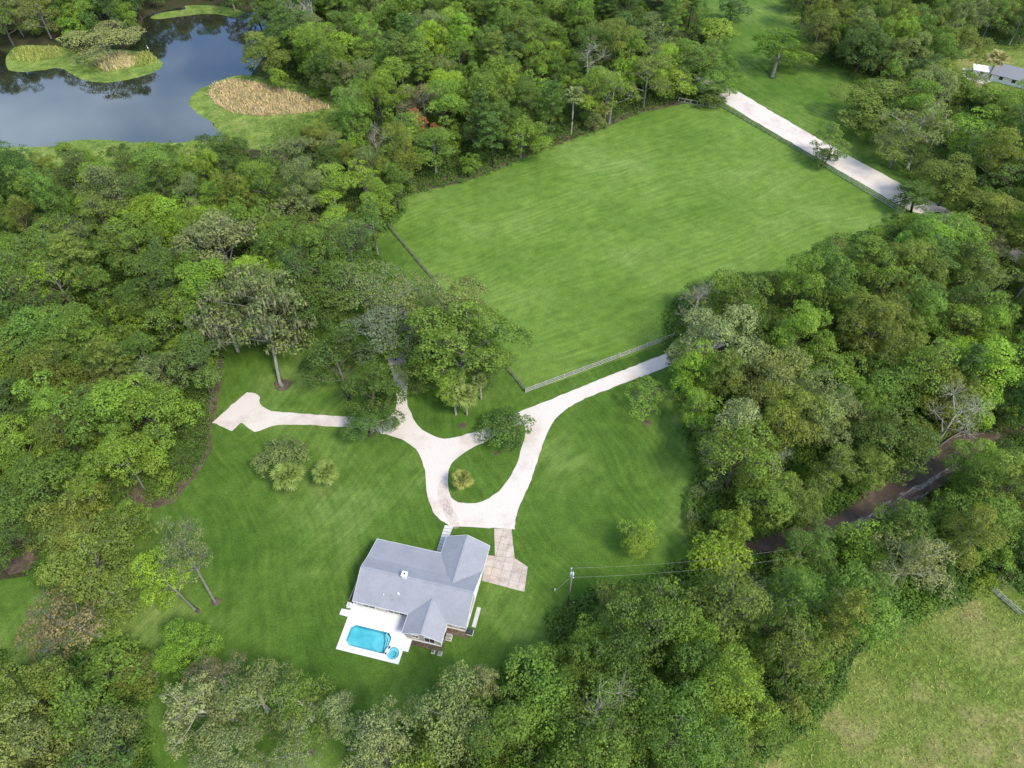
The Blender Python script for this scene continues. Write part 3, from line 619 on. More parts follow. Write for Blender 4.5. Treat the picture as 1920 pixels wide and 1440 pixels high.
sheet('far_patio', pxpoly([(1805, 128), (1822, 130), (1860, 152), (1845, 158), (1805, 145)]), .03, M['deck'])

# ---------------------------------------------------------------- tree prototypes
def leafmesh(name, P, Nn, S, LV, m, asp=1.0, up=None):
    """one four-cornered leaf spray at every point"""
    n = len(P); Nn = Nn / np.linalg.norm(Nn, axis=1, keepdims=True)
    r = RNG.normal(size=(n, 3)) if up is None else np.tile(np.array(up, float), (n, 1))
    t_ = np.cross(Nn, r); t_ /= np.linalg.norm(t_, axis=1, keepdims=True) + 1e-9; b = np.cross(Nn, t_)
    S = np.broadcast_to(S, (n,))[:, None]; sk = RNG.uniform(.55, 1., (n, 4, 1))
    V = np.stack([P - t_ * S * .5 * sk[:, 0], P - b * S * .5 * asp * sk[:, 1], P + t_ * S * .5 * sk[:, 2], P + b * S * .5 * asp * sk[:, 3]], 1).reshape(-1, 3)
    me = bpy.data.meshes.new(name); me.vertices.add(4 * n); me.vertices.foreach_set('co', V.astype(np.float32).ravel())
    me.loops.add(4 * n); me.loops.foreach_set('vertex_index', np.arange(4 * n, dtype=np.int32)); me.polygons.add(n)
    me.polygons.foreach_set('loop_start', np.arange(0, 4 * n, 4, dtype=np.int32)); me.update(calc_edges=True)
    at = me.attributes.new('lv', 'FLOAT', 'FACE'); at.data.foreach_set('value', np.clip(LV, 0, 1).astype(np.float32)); me.materials.append(m); me.validate(); return me
def on_clump(c, r, dens_, s, outw, flat=.75, lv=.5):
    """leaf sprays over the outer side of one clump"""
    n = int(4 * math.pi * r * r * .75 * dens_ / (s * s)); d = RNG.normal(size=(int(n * 1.7), 3)); d /= np.linalg.norm(d, axis=1, keepdims=True)
    w = d @ outw + .45 * d[:, 2]; d = d[w > -.25][:n]
    rr = r * np.where(RNG.random((len(d), 1)) < .16, RNG.uniform(1., 1.45, (len(d), 1)), RNG.uniform(.62, 1.08, (len(d), 1)))
    p = np.array(c) + d * rr * np.array([1, 1, flat]); nn = d + np.array([0, 0, .35]) + RNG.normal(size=d.shape) * .38
    return p, nn, np.full(len(d), lv) + RNG.normal(size=len(d)) * .13
def sphere_pts(n, zmin=-.3):
    out = []; k = 0
    while len(out) < n:
        z = 1 - (len(out) + .5) * (1 - zmin) / n; a = len(out) * 2.39996 + rnd.uniform(-.35, .35); q = math.sqrt(max(0, 1 - z * z)); out.append(np.array([q * math.cos(a), q * math.sin(a), z + rnd.uniform(-.07, .07)]))
    return out
def limb(mb, a, b, r0, r1, sag=.12, n=5):
    a = Vector(a); b = Vector(b); pts = []
    side = Vector((rnd.uniform(-1, 1), rnd.uniform(-1, 1), rnd.uniform(-.3, .8))) * (b - a).length * sag
    for i in range(n): t_ = i / (n - 1); pts.append(a.lerp(b, t_) + side * math.sin(math.pi * t_))
    mb.tube(pts, [r0 + (r1 - r0) * i / (n - 1) for i in range(n)], 5)
def make_tree(kind, R, h, seed, leaf=.42, dens_=1.0, nl=12, zspread=.70, lobef=.36, holes=.0, moss=0, bare=0., zmin=-.62, tk=.0165, zcf=.50):
    rnd.seed(seed); tr = MB(); zc = h - R * zspread * 2.0; zc = max(zc, h * zcf); rv = h - zc
    base_r = tk * h; lean = Vector((rnd.uniform(-.9, .9), rnd.uniform(-.9, .9), zc + rv * .25)); split = .5 * zc / (zc + rv * .25)
    tr.tube([(0, 0, -.3), (0, 0, .5), lean * .5 + Vector((rnd.uniform(-.2, .2), 0, 0)), lean], [base_r * 1.7, base_r, base_r * .85, base_r * .3], 7)
    Ps, Ns, Ls = [], [], []; mp_ = []
    lobes = []
    for i, d in enumerate(sphere_pts(nl, zmin)):
        if rnd.random() < holes: continue
        k = rnd.uniform(.50, .95); c = np.array([d[0] * R * k, d[1] * R * k, zc + d[2] * rv * k * .95]); lr = R * lobef * rnd.uniform(.75, 1.15); lobes.append((c, lr, rnd.gauss(0, .10)))
    if kind != 'pine': lobes.append((np.array([0, 0, zc + rv * .35]), R * lobef * 1.05, 0.))
    for c, lr, lt in lobes:
        dist = math.hypot(c[0], c[1]); zf = min(1, max(split, (c[2] - .7 * dist) / lean.z))
        limb(tr, lean * zf, c, base_r * (.62 - .25 * zf), base_r * .16, .10)
        nc = max(5, int(15 * (lr / (R * lobef)) ** 2))
        for d in sphere_pts(nc, -.35):
            r = lr * rnd.uniform(.30, .50); cc = c + d * (lr - r * .35) * np.array([1, 1, .8])
            if rnd.random() < bare:
                e = c + d * lr * rnd.uniform(.95, 1.25)
                limb(tr, c, e, base_r * .13, base_r * .035, .15, 4)
                for q in range(3): limb(tr, c + (e - c) * .5, e + np.array([rnd.uniform(-.9, .9), rnd.uniform(-.9, .9), rnd.uniform(-.3, .9)]), base_r * .06, base_r * .02, .15, 3)
                continue
            if rnd.random() < .25: limb(tr, c, cc + d * r * .9, base_r * .12, base_r * .05, .1, 4)
            out = d * .8 + (cc - np.array([0, 0, zc - rv * .3])) / (R + .1) * .5
            p, nn, l = on_clump(cc, r, dens_, leaf, out / np.linalg.norm(out), rnd.uniform(.62, .85), .5 + lt + rnd.gauss(0, .13)); Ps.append(p); Ns.append(nn); Ls.append(l)
            if moss and rnd.random() < moss:
                k = rnd.randint(5, 12); a = np.array([[rnd.uniform(-r, r), rnd.uniform(-r, r), -rnd.uniform(.2, .9) * r] for _ in range(k)]); mp_.append(cc + a)
    P = np.concatenate(Ps); N_2 = np.concatenate(Ns); Lv = np.concatenate(Ls)
    crown = leafmesh(kind + '_crown', P, N_2, leaf * RNG.uniform(.7, 1.25, len(P)), Lv, M['leaf'], 1.0)
    trunk = tr.mesh(kind + '_trunk', M['bark'], True); ms = None
    if mp_:
        q = np.concatenate(mp_); n2 = RNG.normal(size=q.shape) * np.array([1, 1, .15])
        ms = leafmesh('hanging_moss', q, n2, RNG.uniform(.18, .3, len(q)) , .45 + RNG.normal(size=len(q)) * .15, M['moss'], 4.5, up=(0, 0, 1))
    return dict(kind=kind, R=R, h=h, crown=crown, trunk=trunk, moss=ms, tris=2 * len(P))
def make_pine(R, h, seed, leaf=.34, sparse=1.):
    rnd.seed(seed); tr = MB(); br = .012 * h; lean = Vector((rnd.uniform(-.5, .5), rnd.uniform(-.5, .5), h * .96)); tr.tube([(0, 0, -.3), lean * .5, lean], [br * 1.1, br * .75, br * .2], 7)
    Ps, Ns, Ls = [], [], []; nb = int(30 * sparse)
    for i in range(nb):
        t_ = i / (nb - 1); z = h * (.42 + .56 * t_); ln = R * (1.05 - .75 * t_ ** 1.6) * rnd.uniform(.65, 1.1); a = i * 2.4 + rnd.uniform(-.4, .4)
        s0 = lean * (z / (h * .96)); e = Vector((s0.x + math.cos(a) * ln, s0.y + math.sin(a) * ln, z + ln * .22)); limb(tr, s0, e, br * .22, br * .06, .06, 4)
        for k in range(4 if ln > 1.5 else 2):
            q = s0.lerp(e, .45 + .18 * k) + Vector((rnd.uniform(-.6, .6), rnd.uniform(-.6, .6), rnd.uniform(-.1, .35)))
            p, nn, l = on_clump(q, R * rnd.uniform(.13, .21), .85, leaf, np.array([0, 0, 1.]), .55, .5 + rnd.gauss(0, .1)); Ps.append(p); Ns.append(nn + RNG.normal(size=nn.shape) * .4); Ls.append(l)
    P = np.concatenate(Ps); crown = leafmesh('pine_crown', P, np.concatenate(Ns), leaf * RNG.uniform(.6, 1.2, len(P)), np.concatenate(Ls), M['leaf'], 1.8)
    return dict(kind='pine', R=R, h=h, crown=crown, trunk=tr.mesh('pine_trunk', M['bark'], True), moss=None, tris=2 * len(P))
def make_bush(R, h, seed, leaf=.30):
    rnd.seed(seed); tr = MB(); Ps, Ns, Ls = [], [], []
    for d in sphere_pts(rnd.randint(9, 14), -.05):
        k = rnd.uniform(.5, .75); r = R * rnd.uniform(.28, .46); cc = np.array([d[0] * R * k, d[1] * R * k, h * .42 + d[2] * h * .42 * k]); limb(tr, (0, 0, -.1), cc, .07, .03, .08, 4)
        o_ = d + np.array([0, 0, .3]); p, nn, l = on_clump(cc, r, 1.05, leaf, o_ / np.linalg.norm(o_), .8, .5 + rnd.gauss(0, .1)); Ps.append(p); Ns.append(nn); Ls.append(l)
    P = np.concatenate(Ps); crown = leafmesh('shrub_crown', P, np.concatenate(Ns), leaf * RNG.uniform(.7, 1.25, len(P)), np.concatenate(Ls), M['leaf'])
    return dict(kind='bush', R=R, h=h, crown=crown, trunk=tr.mesh('shrub_stem', M['bark'], True), moss=None, tris=2 * len(P))
PROTO = {
    'oak': [make_tree('oak', 6.2, 17, 100 + i, leaf=.35, nl=14 + i % 3, holes=.14) for i in range(6)],
    'mossy': [make_tree('mossy', 6.2, 18, 200 + i, nl=13, dens_=.72, holes=.14, moss=.75, bare=.12, leaf=.36, zspread=1.0) for i in range(4)],
    'droop': [make_tree('mossy', 6.4, 18, 907, nl=24, dens_=.66, holes=.08, moss=.8, bare=.08, leaf=.34, zspread=1.5, lobef=.34, zmin=-.97, tk=.0115, zcf=.60)],
    'gum': [make_tree('gum', 4.4, 19, 300 + i, nl=12, zspread=1.15, lobef=.42, holes=.08, leaf=.34) for i in range(5)],
    'small': [make_tree('small', 3.3, 9.0, 400 + i, nl=10, lobef=.43, leaf=.34, dens_=1.0, zspread=1.0) for i in range(5)],
    'pine': [make_pine(4.4, 20, 500 + i) for i in range(3)],
    'thin': [make_tree('thin', 5.2, 18, 600 + i, nl=11, dens_=.6, holes=.22, bare=.42, leaf=.33, lobef=.42, moss=.2) for i in range(3)],
    'bare': [make_tree('bare', 4.6, 16, 700 + i, nl=7, dens_=.3, holes=.1, bare=.86, leaf=.28, lobef=.45) for i in range(2)],
    'bush': [make_bush(2.1, 3.0, 800 + i) for i in range(5)],
}
TINT = {  # linear leaf colour and its word
    'bright': ((.190, .315, .042), 'bright yellow green'), 'fresh': ((.165, .265, .045), 'fresh green'), 'mid': ((.122, .205, .042), 'mid green'),
    'dark': ((.082, .145, .036), 'dark green'), 'blue': ((.085, .150, .050), 'cool dark green'), 'olive': ((.148, .200, .046), 'olive green'),
    'grey': ((.165, .220, .090), 'grey green'), 'pale': ((.215, .262, .128), 'pale grey green'), 'tan': ((.20, .18, .11), 'tan brown'), 'rust': ((.34, .16, .085), 'rusty orange'), 'silver': ((.16, .215, .17), 'silvery green')}
BARK = {'def': (.095, .095, .07), 'pale': (.185, .19, .15), 'white': (.36, .355, .28)}
NAMES = {'oak': ('oak_tree', 'broad leafed tree'), 'mossy': ('mossy_oak', 'mossy oak'), 'droop': ('mossy_oak', 'mossy oak'), 'gum': ('tall_tree', 'tall narrow tree'), 'small': ('small_tree', 'small tree'), 'pine': ('pine_tree', 'pine tree'), 'thin': ('thin_tree', 'thin crowned tree'), 'bare': ('bare_tree', 'nearly bare tree'), 'bush': ('shrub', 'shrub')}
REG = []   # every placed tree, for labels
def place(kind, x, y, s, tint, rz=None, zs=1., bark='def', label=None, proto=None, tilt=0.):
    p = PROTO[kind][rnd.randrange(len(PROTO[kind])) if proto is None else proto]
    e = empty(NAMES[kind][0], (x, y, 0), rnd.uniform(0, 6.28) if rz is None else rz); e.scale = (s, s, s * zs)
    col = TINT[tint][0]; j = 1 + rnd.uniform(-.13, .13); w = rnd.uniform(-.08, .08)
    c = link('crown', p['crown'], e); c.color = (col[0] * j * (1 + w), col[1] * j, col[2] * j * (1 - w), 1)
    t_ = link('trunk' if kind != 'bush' else 'stem', p['trunk'], e); bj = rnd.uniform(.82, 1.15); t_.color = (*[q * bj for q in BARK[bark]], 1)
    if p['moss'] is not None:
        ms = link('hanging_moss', p['moss'], e); ms['kind'] = 'stuff'; g_ = rnd.uniform(.8, 1.1); ms.color = (.135 * g_, .145 * g_, .095 * g_, 1)
    h = p['h'] * s * zs
    REG.append(dict(o=e, kind=kind, tint=tint, x=x, y=y, h=h, R=p['R'] * s, label=label, px=proj(x, y, h * .65)))
    return e

# ---------------------------------------------------------------- canopy areas, seen as outlines of the woods
WOOD = {
 'left': [(-260, 290), (0, 272), (60, 262), (130, 264), (165, 276), (240, 268), (330, 250), (390, 246), (430, 250), (475, 264), (508, 270), (516, 236), (560, 216), (600, 206), (640, 200), (600, 188), (560, 170), (500, 160), (450, 150), (444, 130), (456, 60), (450, 28), (430, -200),
          (1300, -200), (1325, 0), (1335, 50), (1372, 95), (1388, 140), (1378, 178), (1345, 196), (1300, 188), (1265, 190), (1200, 208), (1130, 236), (1060, 264), (990, 290), (920, 320), (860, 340), (790, 356), (764, 366), (755, 400), (725, 428), (704, 450), (712, 480), (740, 520), (700, 560), (640, 590), (600, 590), (560, 605), (540, 600), (470, 615), (418, 620), (412, 680), (400, 720), (386, 790), (386, 838), (350, 890), (318, 932), (240, 940), (215, 900),
          (232, 970), (240, 1010), (228, 1060), (236, 1100), (215, 1150), (180, 1150), (140, 1120), (90, 1110), (60, 1080), (30, 1040), (0, 1020), (-260, 1000)],
 'right': [(1250, 645), (1244, 600), (1256, 570), (1300, 530), (1400, 508), (1490, 514), (1512, 474), (1560, 442), (1620, 436), (1670, 408), (1720, 404), (1765, 396), (1800, 378), (1850, 360), (1950, 345), (2260, 300), (2260, 760), (1920, 792), (1870, 806), (1830, 800), (1790, 806), (1750, 828), (1720, 856), (1650, 898), (1600, 938), (1540, 972), (1480, 986), (1410, 1006), (1330, 1030), (1295, 1010), (1285, 960), (1290, 930), (1312, 880), (1300, 845), (1282, 810), (1276, 760), (1268, 700), (1258, 670)],
 'lower': [(1872, 835), (1920, 810), (2260, 760), (2260, 1150), (1980, 1110), (1885, 1100), (1830, 1108), (1790, 1128), (1740, 1150), (1690, 1172), (1640, 1196), (1585, 1232), (1580, 1290), (1540, 1335), (1500, 1368), (1440, 1408), (1400, 1440), (1350, 1600), (900, 1600), (640, 1600), (652, 1440), (662, 1385), (690, 1342), (735, 1348), (772, 1382), (782, 1342), (832, 1292), (868, 1290), (898, 1245), (922, 1272), (972, 1232), (1036, 1204), (1028, 1156), (1085, 1122), (1140, 1092), (1210, 1094), (1262, 1062), (1312, 1040), (1400, 1028), (1430, 1044), (1500, 1038), (1560, 1014), (1620, 992), (1700, 958), (1780, 902), (1850, 858)],
 'corner': [(-260, 1200), (0, 1224), (22, 1258), (90, 1238), (150, 1212), (230, 1205), (290, 1230), (285, 1290), (262, 1330), (272, 1400), (262, 1600), (-260, 1600)],
 'upper': [(1460, -200), (1470, 0), (1500, 60), (1530, 130), (1575, 120), (1605, 165), (1590, 210), (1640, 245), (1690, 262), (1700, 330), (1740, 352), (1790, 380), (1850, 362), (1920, 350), (2260, 310), (2260, 190), (1930, 182), (1870, 178), (1800, 168), (1790, 110), (1820, 90), (1930, 88), (2260, 60), (2260, -200)],
 'pond': [(-260, -200), (-260, 85), (0, 92), (22, 96), (60, 84), (120, 84), (160, 108), (185, 100), (230, 92), (262, 70), (268, 40), (300, 22), (345, 12), (450, 22), (450, -200)],
}
HOLES = [[(1826, 412), (1850, 425), (1852, 470), (1836, 470)], [(1862, 452), (1918, 462), (1916, 492), (1870, 486)], [(1318, 128), (1345, 150), (1378, 172), (1368, 186), (1310, 160)], [(40, 985), (75, 1000), (66, 1075), (35, 1050)], [(690, 232), (712, 236), (712, 275), (692, 278)], [(235, 905), (280, 915), (275, 940), (238, 940)]]
def inpoly(P, poly):
    x, y = P[:, 0], P[:, 1]; r = np.zeros(len(P), bool); n = len(poly)
    for i in range(n):
        x0, y0 = poly[i]; x1, y1 = poly[(i + 1) % n]
        c = ((y0 > y) != (y1 > y)); 
        with np.errstate(divide='ignore', invalid='ignore'): r ^= c & (x < (x1 - x0) * (y - y0) / (y1 - y0 + 1e-12) + x0)
    return r
def inside(pts):
    P = np.array(pts, float); r = np.zeros(len(P), bool)
    for w in WOOD.values(): r |= inpoly(P, w)
    for w in HOLES: r &= ~inpoly(P, w)
    return r
def whichwood(px, py):
    for k, w in WOOD.items():
        if inpoly(np.array([[px, py]], float), w)[0]: return k
    return None
GX, GY, GC = -160, -140, 8.0; GW, GH = int(2240 / GC), int(1740 / GC)
gx, gy = np.meshgrid(GX + (np.arange(GW) + .5) * GC, GY + (np.arange(GH) + .5) * GC); cells = np.stack([gx.ravel(), gy.ravel()], 1)
MASK = inside(cells).reshape(GH, GW); COV = np.zeros((GH, GW), bool)
WID = np.full((GH, GW), -1); WK = list(WOOD)
for q_, k_ in enumerate(WK):
    a_ = inpoly(cells, WOOD[k_]).reshape(GH, GW); WID[a_ & (WID < 0)] = q_
def whichwood(px, py):
    i = int((py - GY) / GC); j = int((px - GX) / GC)
    if i < 0 or j < 0 or i >= GH or j >= GW or WID[i, j] < 0: return None
    return WK[WID[i, j]]
def minside(px, py):
    i = ((py - GY) / GC).astype(int); j = ((px - GX) / GC).astype(int); ok = (i >= 0) & (j >= 0) & (i < GH) & (j < GW)
    return np.where(ok, MASK[np.clip(i, 0, GH - 1), np.clip(j, 0, GW - 1)], False)
def fits(x, y, h, R, tol=.78, base=True):
    q0 = proj(x, y, 0)
    if q0[0] < 600 and q0[1] < 330 and q0[1] > 55 and inpoly(np.array([q0]), pond_px)[0] and not (q0[1] < 112 and q0[0] < 262): return False
    zc = h * .62; k = R * tol
    pts = [(x, y, h * .97)] + [(x + math.cos(a) * k, y + math.sin(a) * k, zc) for a in (0, .785, 1.57, 2.36, 3.14, 3.93, 4.71, 5.5)] + [(x, y + k * .6, zc + (h - zc) * .55), (x + k * .6, y, zc + (h - zc) * .55), (x - k * .6, y, zc + (h - zc) * .55)]
    if base: pts.append((x, y, .6))
    q = np.array([proj(*p) for p in pts]); return bool(minside(q[:, 0], q[:, 1]).all())
def cover(x, y, h, R, f=.70):
    px, py = proj(x, y, h * .66); d = y * math.cos(PITCH) + (H - h * .66) * math.sin(PITCH); r = F * R * f / d
    ry = r * max(.8, min(1.15, h * .24 / R)) 
    COV[((gx - px) / r) ** 2 + ((gy - py) / ry) ** 2 < 1] = True
PL = []
# single trees: crown centre in the photograph, crown width in pixels, height in metres
def single(kind, px, py, wpx, h, tint, label, bark='def', proto=0, rz=None, base=None):
    p = PROTO[kind][proto % len(PROTO[kind])]; c = G(px, py, h * .68)
    d = c.y * math.cos(PITCH) + (H - h * .68) * math.sin(PITCH); R = wpx / 2 * d / F * 1.12
    s = R / p['R']; z = h / (p['h'] * s)
    e = place(kind, c.x, c.y, s, tint, rz, z, bark, label, proto % len(PROTO[kind])); PL.append((c.x, c.y, R)); cover(c.x, c.y, h, R)
    if base:                                     # a leaning tree: its foot stands elsewhere than under the crown
        b = G(*base); v = c - b; k = v.length / (h * .68); e.location = b; e.scale = (s, s, s * z * k)
        e.rotation_mode = 'QUATERNION'; e.rotation_quaternion = Vector((0, 0, 1)).rotation_difference(v.normalized()) @ Matrix.Rotation(rnd.uniform(0, 6.28), 3, 'Z').to_quaternion()
    return e
S = single
S('droop', 478, 560, 205, 21, 'grey', 'large leaning mossy oak with pale trunk in a brown mulch ring', 'pale', 0, base=(527, 722))
S('mossy', 410, 440, 150, 22, 'pale', 'grey green mossy oak behind the leaning oak in the left wood', 'pale', 1)
S('bare', 425, 610, 95, 13, 'pale', 'bare grey tree with broken limbs at the edge of the left wood', 'white', 0)
S('oak', 630, 655, 125, 11, 'blue', 'round dark green tree left of the drive behind the tall oak', 'def', 0, base=(655, 748))
S('gum', 708, 705, 92, 16, 'dark', 'tall dense tree whose crown hangs over the fork of the gravel drive', 'def', 1, base=(695, 815))
S('oak', 698, 780, 85, 8, 'dark', 'low dark tree standing on the grass below the drive crossing', 'def', 3)
S('mossy', 680, 535, 125, 15, 'grey', 'grey mossy oak at the lower left corner of the pasture', 'pale', 2)
S('thin', 715, 605, 110, 15, 'silver', 'silvery blue green tree between the mossy oak and the large oak', 'pale', 1)
S('oak', 868, 620, 185, 20, 'mid', 'large oak with pale limbs between the pasture and the gravel drive', 'pale', 2, base=(862, 745))
S('mossy', 805, 630, 95, 13, 'grey', 'brownish grey tree filling the left side of the large oak', 'def', 3)
S('mossy', 785, 685, 85, 8, 'olive', 'low dark tree under the left side of the large oak beside the drive', 'def', 0)
S('mossy', 915, 675, 80, 9, 'dark', 'low dark mossy tree under the right side of the large oak', 'def', 1)
S('oak', 835, 575, 130, 19, 'grey', 'grey green tree behind the upper left side of the large oak', 'pale', 4)
S('thin', 760, 560, 110, 14, 'grey', 'grey green thin tree between the silvery tree and the large oak', 'pale', 0)
S('mossy', 640, 520, 120, 16, 'mid', 'mossy green tree behind the round dark tree at the wood edge', 'pale', 1)
S('oak', 590, 560, 110, 13, 'dark', 'dark green tree at the wood edge right of the leaning oak', 'def', 2)
S('small', 735, 640, 60, 9, 'fresh', 'small bright tree where the upward drive branch ends', 'def', 2)
S('gum', 843, 715, 52, 13, 'fresh', 'slender green tree with a thin pale trunk beside the fan palm', 'white', 2, base=(855, 777))
S('small', 945, 805, 80, 4.5, 'dark', 'dark leafy round tree at the top of the drive island', 'def', 0)
S('thin', 1218, 745, 80, 6, 'fresh', 'small feathery green tree on the right lawn below the drive', 'def', 1)
S('gum', 1198, 1003, 62, 8, 'fresh', 'small rounded green tree on the right lawn by the power lines', 'def', 2)
S('small', 524, 852, 80, 5, 'grey', 'grey green bushy tree on the lawn behind two fan palms', 'def', 3)
S('thin', 345, 1030, 82, 19, 'grey', 'tall thin grey tree leaning over the left lawn with long bare trunk', 'pale', 0, base=(403, 1128))
S('gum', 288, 1075, 72, 15, 'bright', 'light green tree with bare trunk on the lower left lawn', 'pale', 0, base=(370, 1145))
S('thin', 112, 1165, 150, 14, 'tan', 'brownish grey tree with bare twigs on the lower left lawn', 'pale', 1, base=(212, 1200))
S('oak', 345, 1208, 96, 8, 'bright', 'yellow green round tree on the lawn at lower left', 'def', 4)
S('mossy', 345, 1330, 125, 15, 'pale', 'pale yellowish tree with white limbs near the bottom left', 'white', 2, base=(443, 1350))
S('thin', 395, 1258, 80, 12, 'tan', 'thin tan tree just right of the yellow green round tree', 'pale', 2)
S('mossy', 470, 1300, 135, 14, 'grey', 'green mossy oak below the pool with pale lichen limbs', 'white', 3)
S('mossy', 560, 1320, 110, 14, 'mid', 'mossy green tree on the grass below the pool deck', 'white', 1)
S('mossy', 410, 1425, 115, 13, 'pale', 'pale leafed tree cut by the bottom edge left of centre', 'white', 0)
S('thin', 540, 1415, 95, 13, 'grey', 'thin grey tree at the bottom edge with leaning trunk', 'pale', 2, base=(582, 1414))
S('mossy', 632, 1338, 74, 11, 'pale', 'small pale mossy tree right of the group below the pool', 'pale', 3)
S('oak', 160, 1035, 150, 15, 'olive', 'olive tree beside the brown litter gap at lower left', 'pale', 2)
S('gum', 205, 1110, 95, 13, 'olive', 'olive green tree on the lawn above the brownish twiggy tree', 'pale', 1)
S('oak', 215, 985, 90, 12, 'mid', 'mid green tree at the lawn corner of the lower left wood', 'def', 5)
S('small', 200, 1255, 120, 6, 'mid', 'low green tree in the lower left group beside the dark brush', 'def', 4)
S('small', 252, 1262, 70, 5, 'olive', 'low olive brownish tree beside the grey brush pile', 'def', 2)
S('bare', 270, 1250, 46, 3.5, 'grey', 'low grey brush pile on the lower left lawn', 'white', 1)
S('mossy', 712, 1400, 130, 16, 'pale', 'pale mossy oak at the bottom edge below the pool', 'pale', 1)
S('mossy', 858, 1340, 150, 18, 'grey', 'big grey mossy oak at the near edge of the lower wood', 'pale', 0)
S('mossy', 905, 1275, 70, 17, 'pale', 'tall pale mossy oak rising behind the big grey one', 'pale', 2)
S('oak', 1030, 1310, 175, 17, 'fresh', 'large bright leafed oak at the centre of the lower wood edge', 'def', 1)
S('thin', 1130, 1330, 120, 19, 'mid', 'thin tree with a twisting white trunk in the lower wood', 'white', 0)
S('small', 1345, 1035, 96, 9, 'bright', 'vivid yellow green tree at the end of the brown track', 'def', 1)
S('gum', 1470, 75, 92, 15, 'fresh', 'tall green tree with white dead tips at the top by the clearing', 'pale', 1, base=(1447, 145))
S('oak', 1655, 190, 135, 13, 'olive', 'broad dark olive oak right of the white road', 'def', 0)
S('mossy', 1725, 225, 115, 17, 'grey', 'mossy oak with pale leaning trunk right of the white road', 'white', 2, base=(1701, 318))
S('thin', 1690, 268, 90, 12, 'olive', 'olive thin tree just below the forked oak at right', 'pale', 0)
S('gum', 1828, 235, 78, 17, 'bright', 'brightest yellow green tree at the upper right', 'def', 1)
S('mossy', 1562, 258, 66, 12, 'fresh', 'green feathery tree leaning over the white road', 'pale', 1, base=(1543, 314))
S('small', 1548, 288, 38, 6, 'dark', 'small dark green tree at the fence beside the white road', 'def', 3)
S('pine', 1716, 362, 76, 9, 'dark', 'dark flat branched pine in front of the lower end of the white road', 'def', 0, base=(1708, 398))
S('oak', 1350, 140, 80, 10, 'mid', 'dark round tree where the white road meets the pasture corner', 'def', 5)
S('oak', 1310, 105, 95, 13, 'mid', 'dark green tree over the hidden top end of the white road', 'def', 2)
S('small', 1275, 150, 60, 10, 'fresh', 'green tree just above the short pale fence of the pasture corner', 'def', 3)
S('small', 1335, 178, 50, 5, 'dark', 'low dark bush like tree at the foot of the pasture corner fence', 'def', 1)
S('oak', 1225, 60, 80, 14, 'grey', 'grey green tree left of the top clearing', 'def', 3)
S('oak', 1800, 425, 110, 15, 'fresh', 'fresh green tree hiding the lower end of the white road', 'def', 1)
S('gum', 1745, 445, 80, 15, 'bright', 'bright tree left of the hidden road bend', 'def', 2)
S('oak', 1880, 400, 120, 16, 'olive', 'olive tree at the right frame edge hiding the road bend', 'def', 0)
S('mossy', 1850, 460, 80, 11, 'pale', 'pale mossy tree with gravel showing through it at the road bend', 'pale', 2)
S('oak', 1790, 330, 100, 14, 'olive', 'olive tree right of the lower white road', 'def', 4)
S('thin', 1832, 150, 52, 7, 'grey', 'thin grey tree in front of the small white shed', 'pale', 0)
S('small', 1795, 150, 62, 9, 'mid', 'green tree left of the small white shed', 'def', 2)
S('small', 1868, 175, 70, 8, 'fresh', 'bright low tree in front of the far house', 'def', 4)
S('oak', 1915, 182, 80, 11, 'fresh', 'fresh green tree at the frame edge below the far house', 'def', 3)
S('oak', 18, 985, 120, 15, 'dark', 'dark green tree at the left frame edge above the litter gap', 'def', 0)
S('oak', 1838, 868, 90, 13, 'fresh', 'fresh tree overhanging the far end of the brown track', 'def', 2)
S('gum', 1700, 975, 78, 13, 'mid', 'mid green tree overhanging the near side of the brown track', 'def', 0)
S('oak', 1530, 1030, 90, 11, 'mid', 'rounded tree hiding part of the lower brown track', 'def', 4)
S('small', 1620, 1010, 70, 9, 'fresh', 'small fresh tree at the near bank of the brown track', 'def', 2)
S('small', 1377, 10, 46, 9, 'blue', 'dark bluish round tree alone in the grassy clearing at the top', 'def', 2)
S('small', 1352, 55, 60, 8, 'fresh', 'light green bushy tree in the clearing at the top', 'def', 0)
S('bare', 1308, 562, 62, 18, 'pale', 'white bare crowned tree at the upper left of the right wood', 'white', 1)
S('bare', 1800, 775, 88, 17, 'pale', 'tree with bleached fan of bare branches at the right', 'white', 0)
S('mossy', 1390, 790, 110, 18, 'pale', 'pale lichen covered oak in the left part of the right wood', 'white', 3)
S('bare', 1455, 865, 38, 15, 'pale', 'small white dead treetop in the right wood', 'white', 0)
S('mossy', 1720, 1045, 120, 16, 'pale', 'white lichen covered oak below the brown track', 'white', 1)
S('bare', 1575, 1135, 50, 13, 'pale', 'white dead treetop above the dry meadow', 'white', 1)
S('bare', 1425, 1125, 95, 12, 'grey', 'fallen looking grey bare tree in the lower wood', 'white', 0)
S('small', 774, 232, 38, 13, 'rust', 'rusty orange tree at the wood edge above the pasture', 'pale', 0)
S('small', 820, 248, 26, 10, 'rust', 'small faded orange tree right of the rusty one', 'pale', 1)
S('thin', 795, 185, 70, 16, 'tan', 'tan grey drooping tree above the rusty orange tree', 'pale', 2)
S('bare', 704, 258, 30, 14, 'pale', 'small white dead treetop left of the rusty orange tree', 'white', 0)
S('small', 650, 85, 60, 14, 'bright', 'yellow green tree above the reed bank', 'def', 0)
S('small', 1170, 125, 50, 15, 'bright', 'yellow green treetop in the wood above the pasture', 'def', 1)
S('small', 1180, 50, 60, 14, 'blue', 'very dark conical tree near the top centre', 'def', 3)
S('gum', 1008, 155, 52, 17, 'bright', 'narrow bright green tree above the middle of the pasture edge', 'def', 4)
S('gum', 1240, 110, 46, 17, 'bright', 'narrow bright tree above the right end of the pasture edge', 'def', 0)
